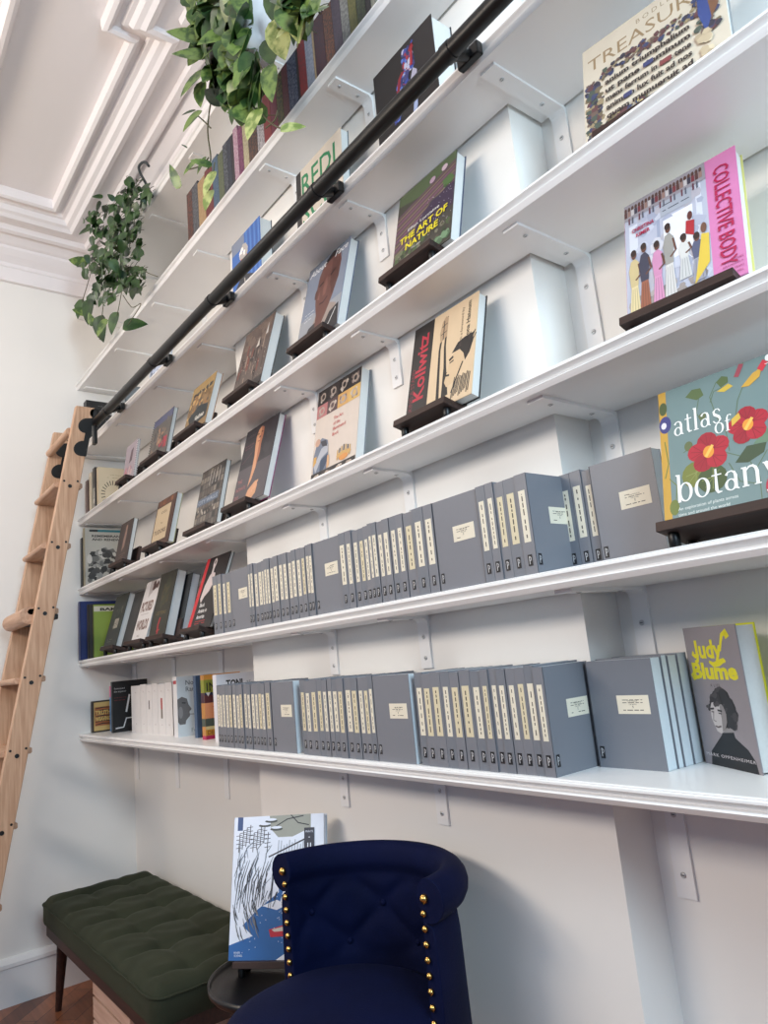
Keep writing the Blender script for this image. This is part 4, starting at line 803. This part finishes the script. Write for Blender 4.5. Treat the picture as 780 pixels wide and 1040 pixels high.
# ------------------------------------------------------------------ patterned spines on the sixth shelf
sp = [((189.5, 198.5), (70, 48, 44), (176, 84, 56), 'brown spine with rust script'), ((194.6, 192), (66, 68, 74), (150, 152, 160), 'grey marbled spine'), ((200.5, 186), (176, 140, 96), (206, 184, 140), 'tan spine'), ((207.5, 176), (120, 34, 40), (80, 24, 30), 'crimson spine'),
      ((215, 164), (58, 88, 116), (110, 140, 160), 'blue patterned spine'), ((220.7, 158), (86, 98, 70), (120, 126, 96), 'sage green spine'), ((225.8, 150), (34, 42, 56), (180, 186, 190), 'navy spine with white flecks'), ((230, 143), (28, 36, 54), (60, 76, 100), 'dark navy spine'), ((233.8, 138), (24, 28, 40), (70, 40, 46), 'black-blue spine'),
      ((236.2, 134), (206, 180, 196), (150, 60, 100), 'pale pink spine'), ((240.8, 131), (104, 36, 84), (190, 120, 150), 'purple spine with pink flecks'), ((246.4, 140), (206, 196, 164), (150, 140, 100), 'cream spine'), ((251.8, 137), (40, 36, 40), (200, 110, 60), 'black spine with orange flecks'),
      ((260, 118), (200, 196, 200), (60, 56, 60), 'white spine with dark writing'), ((266.2, 104), (140, 36, 44), (110, 28, 36), 'scarlet spine'), ((273.6, 100), (120, 28, 64), (90, 20, 50), 'magenta spine'), ((280, 90), (40, 40, 34), (190, 176, 60), 'black spine with yellow flowers'), ((285.2, 72), (84, 36, 48), (130, 50, 70), 'wine red spine'),
      ((290.8, 64), (32, 44, 78), (200, 206, 214), 'navy spine with white drawings'), ((299.5, 52), (22, 26, 36), (40, 44, 60), 'thin black spine'), ((301.3, 46), (150, 44, 50), (96, 66, 66), 'red floral spine'), ((308.3, 36), (160, 166, 180), (110, 116, 136), 'pale blue-grey spine'), ((315.6, 28), (180, 156, 120), (150, 130, 100), 'thin tan spine'),
      ((317.2, 24), (78, 38, 46), (36, 40, 66), 'maroon and navy spine'), ((327, 11.5), (72, 54, 48), (196, 98, 58), 'umber spine with orange script'), ((335.5, 1), (78, 68, 84), (50, 46, 62), 'slate purple spine'), ((345, 6), (104, 108, 108), (196, 196, 190), 'grey spine with pale twigs'), ((353, 3), (106, 104, 56), (70, 76, 40), 'olive spine'), ((361, 0), (40, 50, 42), (100, 120, 70), 'dark green spine'), ((370, -6), (30, 30, 36), (60, 60, 66), 'charcoal spine'), ((375, -12), (170, 168, 150), (80, 80, 72), 'ivory spine with dark pattern')]
xs = [at(p[0][0], p[0][1], 1.012).x for p in sp] + [-1.1]
for i, (p, c, c2, d) in enumerate(sp):
    x0, x1 = xs[i], xs[i + 1]
    if x1 - x0 < .008: x1 = x0 + .008
    zt = at(p[0], p[1], 1.012).z if p[1] > 3 else TOP[5] + .205
    hh = max(.185, min(.225, zt - TOP[5] + .004 * math.sin(i * 2.3)))
    c2 = tuple(int(.5 * p_ + .35 * q_) for p_, q_ in zip(c, c2)); c = tuple(int(.85 * p_) for p_ in c)
    mat = M(c, .5, scale=90 + 14 * (i % 5), c2=c2)
    spine_book('cloth_bound_book', '%s, %s from the left in the top patterned row' % (d, ONES[i] if i < 18 else ['nineteenth', 'twentieth', 'twenty-first', 'twenty-second', 'twenty-third', 'twenty-fourth', 'twenty-fifth', 'twenty-sixth', 'twenty-seventh', 'twenty-eighth', 'twenty-ninth', 'thirtieth', 'thirty-first'][i - 18]),
               x1 - .0006, 1.012, TOP[5], .13, hh, max(.006, x1 - x0 - .0012), cover=mat, group='patterned spines on the sixth shelf')

# ------------------------------------------------------------------ hanging pothos
LEAFD = M((28, 52, 26), .35, var=.3, scale=22, c2=(46, 74, 34)); LEAFA = M((34, 62, 30), .35, var=.3, scale=22, c2=(58, 86, 42)); LEAFB = M((50, 78, 36), .35, scale=34, c2=(112, 134, 68)); LEAFC = M((112, 132, 66), .35, scale=40, c2=(176, 184, 118)); STEM = M((74, 72, 44), .5)
def leaf(mb, base, tip, nrm, width, mat, fold=.25, droop=.12):
    base = Vector(base); tip = Vector(tip); ax = tip - base; L = ax.length; ax.normalize()
    nrm = Vector(nrm); nrm = (nrm - nrm.dot(ax) * ax)
    nrm = nrm.normalized() if nrm.length > 1e-4 else ax.orthogonal().normalized(); sd = ax.cross(nrm)
    rows = [(-.06, .0), (-.02, .62), (.12, .92), (.32, 1.0), (.55, .84), (.75, .55), (.9, .25), (1.0, 0)]
    vs = []; fs = []
    for q, w in rows:
        c = base + ax * (q * L) - nrm * (droop * L * q * q)
        if q < 0 or (q == -.02): cc = base + ax * (.06 * L)
        for s in (-1, -.5, 0, .5, 1):
            ww = w * width / 2 * s; p = c + sd * ww + nrm * (fold * abs(ww)) * (1 - .5 * abs(s))
            if s == 0 and q <= -.02: p = base + ax * (.05 * L)
            vs.append(p)
    for i in range(len(rows) - 1):
        for j in range(4): a = i * 5 + j; fs.append((a, a + 1, a + 6, a + 5))
    mb.add(vs, fs, mat, True)
def curve(pts, n=8):
    P = [Vector(p) for p in pts]; out = []
    for i in range(len(P) - 1):
        p0, p1, p2, p3 = P[max(i - 1, 0)], P[i], P[i + 1], P[min(i + 2, len(P) - 1)]
        for k in range(n):
            t = k / n; out.append(.5 * ((2 * p1) + (p2 - p0) * t + (2 * p0 - 5 * p1 + 4 * p2 - p3) * t * t + (3 * p1 - p0 - 3 * p2 + p3) * t ** 3))
    out.append(P[-1]); return out
FWD = Vector((RM[0][2], RM[1][2], RM[2][2])); RGT = Vector((RM[0][0], RM[1][0], RM[2][0])); DWN = Vector((RM[0][1], RM[1][1], RM[2][1]))
def tip_of(B, b, t):
    k = (B - Vector((0, 0, H))).dot(FWD) / F
    return B + RGT * ((t[0] - b[0]) * k) + DWN * ((t[1] - b[1]) * k) - FWD * .012
def scatter_leaves(fol, vin, blobs, L, seed, mats):
    rnd = random.Random(seed)
    for (px, py, rx, ry, n, y0, y1) in blobs:
        for k in range(n):
            q = rnd.uniform(0, 2 * PI); r = rnd.random() ** .5; Y = rnd.uniform(y0, y1)
            c = at(px + rx * r * math.cos(q), py + ry * r * math.sin(q), Y)
            d = Vector((rnd.uniform(-1, 1), rnd.uniform(-.7, .3), rnd.uniform(-1.3, .25))).normalized(); ln = L * rnd.uniform(.7, 1.2)
            n_ = Vector((rnd.uniform(-.4, .9), rnd.uniform(-1, -.3), rnd.uniform(-.3, .7)))
            leaf(fol, c - d * ln / 2, c + d * ln / 2, n_, ln * rnd.uniform(.6, .8), rnd.choice(mats), rnd.uniform(.1, .4), rnd.uniform(0, .25))
            if k % 2 == 0: vin.tube([c - d * ln * .46, c - d * ln * .62 + Vector((0, .004, .006)), c - d * ln * .72 + Vector((0, .012, .012))], .0012, STEM, 5, False)
CERAM = M((226, 228, 230), .3, var=.02)
# left plant, standing at the far end of the top shelf
pc = Vector((-3.12, 1.075, TOP[6]))
pl = empty('hanging_pothos', pc); tag(pl, 'trailing green pothos at the far left end of the top shelf', 'plant', 'pothos plants')
off = Matrix.Translation(-pc)
mb = MB(); mb.lathe([(.045, 0), (.058, .02), (.068, .085), (.07, .09), (.066, .09), (.06, .07), (.0, .07)], (0, 0, .001), CERAM, 24); mb.build('pot', pl)
fol = MB(); vin = MB(); fol.T = off; vin.T = off
scatter_leaves(fol, vin, [(137, 200, 15, 15, 48, .95, .99), (118, 225, 26, 22, 110, .88, .975), (116, 252, 26, 22, 120, .88, .975), (114, 280, 20, 16, 70, .88, .97), (130, 285, 18, 14, 44, .92, .975), (90, 272, 10, 12, 18, .88, .95), (92, 226, 8, 8, 12, .88, .94), (108, 300, 14, 12, 22, .9, .95)], .05, 3, [LEAFA, LEAFA, LEAFA, LEAFD])
for pts in ([(118, 250), (108, 290), (104, 318), (101, 345)], [(100, 250), (90, 285), (84, 305), (80, 322)], [(128, 270), (122, 305), (118, 325)], [(125, 300), (134, 312), (143, 309), (130, 330)], [(140, 270), (150, 277), (160, 281)]):
    P = curve([at(a, b, .945) for a, b in pts]); vin.tube(P, .0018, STEM, 6)
for b, t in [((101, 322), (104, 348)), ((83, 305), (78, 324)), ((91, 305), (88, 330)), ((88, 318), (74, 314)), ((126, 331), (150, 328)), ((118, 318), (112, 340)), ((95, 330), (90, 318)), ((90, 300), (98, 310)), ((78, 308), (92, 317)), ((108, 325), (98, 342)), ((92, 232), (80, 238)), ((88, 268), (70, 263)), ((104, 200), (94, 200)), ((116, 203), (110, 198))]:
    B_ = at(*b, .945); T_ = tip_of(B_, b, t); leaf(fol, B_, T_, (.5, -1, .35), (B_ - T_).length * .72, random.choice([LEAFA, LEAFD, LEAFB]))
fol.build('foliage', pl); vin.build('vines', pl)
mb = MB(); mb.T = off; c0 = at(153, 198, 1.0)
mb.tube(curve([at(155, 200, 1.0), at(148, 186, 1.0), at(143, 177, 1.0), at(141, 170, 1.0), at(144, 165.5, 1.0), at(148, 165, 1.0), at(151, 168.5, 1.0)]), .006, M((46, 56, 60), .45), 10); mb.build('hook', pl)
# right plant, hanging in front of the top shelf edge
pc = at(262, 36, .9)
pl = empty('hanging_pothos', pc); tag(pl, 'variegated pothos in a white hanging pot before the patterned spines', 'plant', 'pothos plants')
off = Matrix.Translation(-pc)
mb = MB(); mb.lathe([(.0, -.075), (.04, -.075), (.055, -.05), (.068, .06), (.071, .07), (.066, .07), (.06, .05), (0, .05)], (0, 0, 0), CERAM, 28)
mb.build('pot', pl)
mb = MB()
for k in range(3): q = 2 * PI * k / 3 + .5; mb.tube([(.069 * math.cos(q), .069 * math.sin(q), .065), (0, 0, CEIL - pc.z - .11)], .0016, CERAM, 6)
mb.tube(curve([(0, 0, CEIL - pc.z - .12), (.012, 0, CEIL - pc.z - .1), (0, 0, CEIL - pc.z - .07), (0, 0, CEIL - pc.z - .06)], 5), .003, METB, 8)
mb.build('hanger', pl)
fol = MB(); vin = MB(); fol.T = off; vin.T = off
scatter_leaves(fol, vin, [(220, 14, 30, 26, 44, .8, .87), (224, 45, 28, 24, 38, .8, .87), (236, 80, 26, 24, 34, .8, .87), (246, 105, 16, 14, 12, .82, .87), (297, 10, 20, 18, 16, .8, .86), (205, 5, 14, 12, 8, .82, .86)], .095, 8, [LEAFA, LEAFA, LEAFB, LEAFB])
BIG = [((205, 40), (169, 31), .6, 1), ((208, 57), (175, 54), .62, 1), ((206, 72), (182, 98), .55, 1), ((204, 84), (203, 110), .7, 1), ((217, 62), (219, 92), .6, 0), ((222, 20), (200, 3), .6, 0), ((282, 20), (288, 62), .8, 2), ((305, 5), (302, 45), .8, 2), ((273, 40), (276, 68), .9, 0), ((273, 68), (275, 105), .6, 1), ((262, 112), (250, 143), .7, 2), ((262, 108), (258, 88), .5, 1),
       ((286, 131), (311, 129), .62, 2), ((203, 113), (185, 134), .6, 1), ((200, 162), (186, 178), .5, 1), ((214, 168), (194, 163), .5, 1), ((208, 160), (200, 178), .4, 1), ((182, 190), (172, 168), .45, 1), ((217, 175), (206, 200), .6, 2), ((214, 194), (208, 215), .7, 2), ((190, 150), (185, 148), .4, 0), ((198, 112), (185, 118), .5, 0), ((248, 60), (232, 70), .7, 1), ((240, 84), (233, 112), .6, 1), ((238, 106), (235, 128), .5, 0), ((225, 30), (236, 48), .7, 1), ((320, 0), (313, 26), .8, 2), ((297, 25), (280, 40), .7, 2)]
for b, t, w, m in BIG:
    B_ = at(*b, .83); T_ = tip_of(B_, b, t); leaf(fol, B_, T_, (.45, -1, .35), (B_ - T_).length * w, [LEAFA, LEAFB, LEAFC][m], .2, .1)
for pts in ([(228, 60), (216, 95), (211, 130), (214, 160), (211, 172)], [(214, 130), (206, 122), (200, 117)], [(262, 60), (268, 80), (264, 108), (268, 118), (278, 127), (287, 131)], [(270, 130), (279, 122), (282, 112)], [(218, 165), (216, 178), (212, 195)], [(308, 20), (318, 5), (325, 14)], [(212, 160), (205, 168), (192, 172)]):
    vin.tube(curve([at(a, b, .835) for a, b in pts]), .0022, STEM, 6)
fol.build('foliage', pl); vin.build('vines', pl)

# ------------------------------------------------------------------ green tufted bench
GRN = M((47, 51, 38), .85, var=.35, scale=7, bump=.3, bscale=300, sheen=.2, spec=.2); BW = wood((42, 21, 17), (66, 37, 29), 'X', 10, .6)
bx0, bx1, by0, by1 = -3.535, -2.215, .78, 1.235
bn = empty('tufted_bench', ((bx0 + bx1) / 2, (by0 + by1) / 2, 0)); tag(bn, 'olive green velvet bench with button tufting and dark tapered legs', 'bench')
O = Matrix.Translation((-(bx0 + bx1) / 2, -(by0 + by1) / 2, 0))
mb = MB(); mb.T = O; zt = .46; nx, ny = 96, 40; W_, D_ = bx1 - bx0, by1 - by0
NC, NR = 6, 2
cols_ = [bx0 + W_ * (i + .5) / NC for i in range(NC)]; rows_ = [by0 + D_ * (j + 1) / 3 for j in range(NR)]
def cush(x, y):
    e = min(x - bx0, bx1 - x, y - by0, by1 - y); z = zt - .022 * max(0, 1 - e / .03) ** 2
    z += .008 * min(1, e / .06) + .0025 * math.sin(x * 41 + 3 * math.sin(y * 17)) * math.sin(y * 37 + 2 * math.sin(x * 13))
    for cx in cols_:
        for cy in rows_:
            r = math.hypot(x - cx, y - cy); z -= .03 * math.exp(-(r / .034) ** 2)
        d = abs(x - cx); z -= .016 * math.exp(-(d / .02) ** 2) * (1 if rows_[0] - .1 < y < rows_[1] + .1 else max(0, min((y - by0), (by1 - y)) / .06) if e < .06 else 1)
    for cy in rows_: z -= .006 * math.exp(-(abs(y - cy) / .012) ** 2) * min(1, e / .08)
    return z
vs = []; fs = []
for j in range(ny + 1):
    for i in range(nx + 1):
        x = bx0 + W_ * i / nx; y = by0 + D_ * j / ny; z = cush(x, y); RR = .035
        qx = min(max(x, bx0 + RR), bx1 - RR); qy = min(max(y, by0 + RR), by1 - RR); dx, dy = x - qx, y - qy
        if dx and dy: k = max(abs(dx), abs(dy)) / math.hypot(dx, dy); x, y = qx + dx * k, qy + dy * k
        vs.append((x, y, z))
for j in range(ny):
    for i in range(nx): a = j * (nx + 1) + i; fs.append((a, a + 1, a + nx + 2, a + nx + 1))
mb.add(vs, fs, GRN, True)
per = [i for i in range(nx + 1)] + [j * (nx + 1) + nx for j in range(1, ny + 1)] + [ny * (nx + 1) + i for i in range(nx - 1, -1, -1)] + [j * (nx + 1) for j in range(ny - 1, 0, -1)]
rim = [Vector(vs[i]) for i in per]; n_ = len(rim); cx_, cy_ = (bx0 + bx1) / 2, (by0 + by1) / 2
def grow(p, d, z):
    q = Vector((p.x - min(max(p.x, bx0 + .035), bx1 - .035), p.y - min(max(p.y, by0 + .035), by1 - .035), 0))
    q = q.normalized() if q.length > 1e-6 else q
    return (p.x + q.x * d, p.y + q.y * d, z)
mb.loops([[tuple(p) for p in rim], [grow(p, .004, p.z - .012) for p in rim], [grow(p, .004, zt - .088) for p in rim], [grow(p, 0, zt - .1) for p in rim]], GRN, True, cap=False)
cu = fixn(mb.build('cushion', bn))
mb = MB(); mb.T = O; mb.tube([grow(p, .005, p.z - .004) for p in rim] + [grow(rim[0], .005, rim[0].z - .004)], .0035, GRN, 6, False); mb.build('piping', cu)
for cx in cols_:
    for cy in rows_: mb = MB(); mb.T = O; mb.ball((cx, cy, cush(cx, cy) + .001), .009, GRN, 10, (1, 1, .5)); mb.build('button', cu)
mb = MB(); mb.T = O; mb.box((bx0 + .012, by0 + .012, zt - .152), (bx1 - .012, by1 - .012, zt - .098), BW, .004); mb.build('frame', bn)
for sx in (0, 1):
    for sy in (0, 1):
        t = Vector(((bx0 + .09) if not sx else (bx1 - .09), (by0 + .06) if not sy else (by1 - .06), zt - .15)); f = Vector((bx0 - .035 + .02 if not sx else bx1 + .015, by0 + .065 if not sy else by1 - .065, .0))
        mb = MB(); mb.T = O; mb.tube([t, f], [.024, .012], BW, 14); mb.build('leg', bn)
PALE = wood((190, 154, 134), (214, 182, 164), 'X', 9, .6)
def crate(x0, x1, y0, y1, h, label, slats):
    c = empty('wooden_crate', (x0, y0, 0)); tag(c, label, 'crate', 'pale wooden crates under the bench')
    w, d = x1 - x0, y1 - y0
    for yy in (0, d - .012):
        for k in range(slats): g = h / slats; mb = MB(); mb.box((0, yy, k * g + .005), (w, yy + .012, (k + 1) * g - .005), PALE, .001); mb.build('slat', c)
    for xx in (.0, w - .014): mb = MB(); mb.box((xx, .012, 0), (xx + .014, d - .012, h), PALE, .001); mb.build('end_board', c)
    mb = MB(); mb.box((.014, .012, .01), (w - .014, d - .012, .02), PALE); mb.build('bottom', c)
crate(-2.975, -2.57, .825, 1.15, .3, 'pale slatted wooden crate under the green bench, left one', 4)
crate(-2.56, -2.37, .84, 1.15, .3, 'plain-sided pale wooden crate under the bench, nearer the tray table', 1)

# ------------------------------------------------------------------ round tray table and picture book
tb = empty('side_table', (-1.776, .958, 0)); tag(tb, 'round black metal tray table between bench and blue chair', 'table')
BT = M((20, 18, 19), .35)
zt = .57
mb = MB(); mb.lathe([(.0, zt - .016), (.18, zt - .016), (.185, zt - .01), (.185, zt), (.19, zt), (.19, zt - .014), (.183, zt - .022), (0, zt - .022)], (0, 0, 0), BT, 56); mb.build('tray', tb)
mb = MB(); mb.lathe([(.012, .012), (.012, zt - .02)], (0, 0, 0), BT, 16); mb.build('stem', tb)
mb = MB(); mb.lathe([(.0, 0), (.14, 0), (.14, .006), (.13, .012), (0, .014)], (0, 0, 0), BT, 40); mb.build('base', tb)
PHI = 40
sb = Vector((-1.895, .862, .57 - .0155))
u = Vector((math.cos(math.radians(PHI)), math.sin(math.radians(PHI)), 0)); bk = Vector((-u.y, u.x, 0))
pos = sb + bk * -.02 + u * .02
st_ = stand('dark wooden book stand on the black tray table', pos.x, .19, pos.z, 14, y=pos.y, rot=PHI, depth=.07)
ab = book('book', 'large white picture book of a snowy river with a red boat, on the tray table', (sb.x, sb.y, sb.z + .0375), .259, .34, .032, 14, PHI, cover=(226, 232, 244), spine=(60, 84, 130), back=(190, 196, 204), art=art_snow, pages=(206, 214, 226))

# ------------------------------------------------------------------ blue velvet counter stool
BLU = M((2, 10, 46), .8, var=.4, scale=9, bump=.3, bscale=300, sheen=.03, spec=.15); BRASS = M((214, 170, 96), .25, metal=1.0, var=.05)
cc = Vector((-1.318, .868, 0))
ch = empty('velvet_counter_chair', cc, (0, 0, math.radians(10))); tag(ch, 'royal blue velvet barrel chair with brass nailheads and round seat', 'chair'); ch.scale = (.955, .955, 1)
A0 = 90
def back_prof(q):
    """closed section at angle q (degrees from the back): list of (radius, z)"""
    e = abs(q) / A0; dz = .006 * e * e; o = []
    N = 40
    for k in range(N + 1):
        s = k / N; z = .5 + s * (.845 - .5) + dz * s; r = .196 + .008 * s
        if .5 < s < .97 and abs(q) < A0 - 4:
            uu = q / 24.0; vv = (z - .70) / .075; f = min(1, (s - .5) / .06, (.97 - s) / .06, (A0 - 4 - abs(q)) / 8)
            d1 = abs(math.sin(PI * (uu + vv) / 2)); d2 = abs(math.sin(PI * (uu - vv) / 2))
            r += f * (.011 * (1 - min(1, d1 * d2 * 1.6)) ** 1.5 - .004)
        o.append((r, z))
    cr, cz, R_ = .218, .866 + dz, .0395
    for k in range(15): a = math.radians(196 - 300 * k / 14); o.append((cr + R_ * math.cos(a) * (.62 if math.cos(a) < 0 else 1), cz + R_ * math.sin(a)))
    o += [(.226, .818 + dz), (.23, .78), (.235, .5)]
    return o
mb = MB(); Ls = []
for k in range(121):
    q = -A0 + 2 * A0 * k / 120; a = math.radians(90 - q)
    Ls.append([(r * math.cos(a), r * math.sin(a), z) for r, z in back_prof(q)])
mb.loops(Ls, BLU, True, cap=True)
bkk = fixn(mb.build('backrest', ch))
for s in (-1, 1):
    tx = Vector((s, 0, 0)); zz = .876; k = 0
    while zz > .5:
        mb = MB(); mb.ball(tx * (.209 if k else .214) + Vector((0, -.003, zz)), .0088 if k == 0 else .0064, BRASS, 10); mb.build('nail_head', bkk); zz -= .0262; k += 1
for i in range(-3, 4):
    for z in ((.70, .85)[:1] if i % 2 == 0 else (.775,)):
        q = i * 24; a = math.radians(90 - q); mb = MB(); mb.ball((.209 * math.cos(a), .209 * math.sin(a), z), .0075, BLU, 10); mb.build('button', bkk)
mb = MB(); mb.lathe([(.0, .56), (.225, .56), (.238, .575), (.242, .61), (.24, .64), (.228, .66), (.195, .675), (.1, .684), (0, .686)], (.008, -.06, 0), BLU, 56, cap=False)
mb.build('seat', ch)
mb = MB(); mb.lathe([(0, .46), (.215, .46), (.228, .468), (.23, .54), (.2, .56), (0, .56)], (0, -.02, 0), BLU, 48, cap=False); mb.build('seat_base', ch)
for q in (45, 135, 225, 315):
    a = math.radians(q); mb = MB(); mb.tube([(.15 * math.cos(a), .15 * math.sin(a), .465), (.2 * math.cos(a), .2 * math.sin(a), 0)], [.022, .014], BW, 14); mb.build('leg', ch)
mb = MB(); mb.tube([(.18 * math.cos(2 * PI * k / 32), .18 * math.sin(2 * PI * k / 32), .2) for k in range(33)], .009, BRASS, 8, False); mb.build('foot_ring', ch)

# ------------------------------------------------------------------ camera and light
cam = bpy.data.cameras.new('camera'); co = bpy.data.objects.new('camera', cam); COL.objects.link(co)
cam.sensor_fit = 'HORIZONTAL'; cam.sensor_width = 36; cam.lens = 36 * F / 780; cam.clip_start = .02
mw = Matrix.Identity(4)
for i in range(3): mw[i][0] = RM[i][0]; mw[i][1] = -RM[i][1]; mw[i][2] = -RM[i][2]
mw[2][3] = H
co.matrix_world = mw; sc.camera = co
def area(name, loc, target, sx, sy, power, col):
    l = bpy.data.lights.new(name, 'AREA'); l.shape = 'RECTANGLE'; l.size = sx; l.size_y = sy; l.energy = power; l.color = col
    o = bpy.data.objects.new(name, l); COL.objects.link(o); o.location = loc
    o.rotation_euler = (Vector(target) - Vector(loc)).to_track_quat('-Z', 'Y').to_euler(); return o
def spread(o, deg): o.data.spread = math.radians(deg)
spread(area('window_daylight', (1.35, .1, 2.5), (-1.0, 1.1, 2.2), .8, 1.2, 50, (.66, .86, 1.0)), 150)
area('added_warm_key', (-1.9, -1.9, 2.55), (-1.9, 1.2, 2.4), 1.3, .6, 40, (1.0, .84, .66))  # added warm key light for the upper shelf wall, no known window
area('added_front_fill', (-1.0, -2.4, 2.7), (-1.0, 1.2, 2.2), 1.6, .6, 26, (.9, .92, 1.0))  # invented front fill that balances the wall tones, stands for no real opening
area('pendant_lamp', (-2.5, -1.4, 2.5), (-1.7, 1.2, 1.9), .7, .5, 8, (1.0, .84, .68))
area('added_end_wall_fill', (-3.0, -.6, 3.4), (-2.2, 1.2, 2.0), .4, .4, 8, (1.0, .95, .88))  # extra light put in to brighten the end wall and ceiling, not a known fitting
w = bpy.data.worlds.new('room_surroundings'); sc.world = w; w.use_nodes = True
bg = w.node_tree.nodes['Background']; bg.inputs[0].default_value = (.38, .62, 1.0, 1); bg.inputs[1].default_value = .4
sc.view_settings.view_transform = 'Standard'; sc.view_settings.look = 'None'; sc.view_settings.exposure = 0; sc.view_settings.gamma = 1; sc.view_settings.use_curve_mapping = False
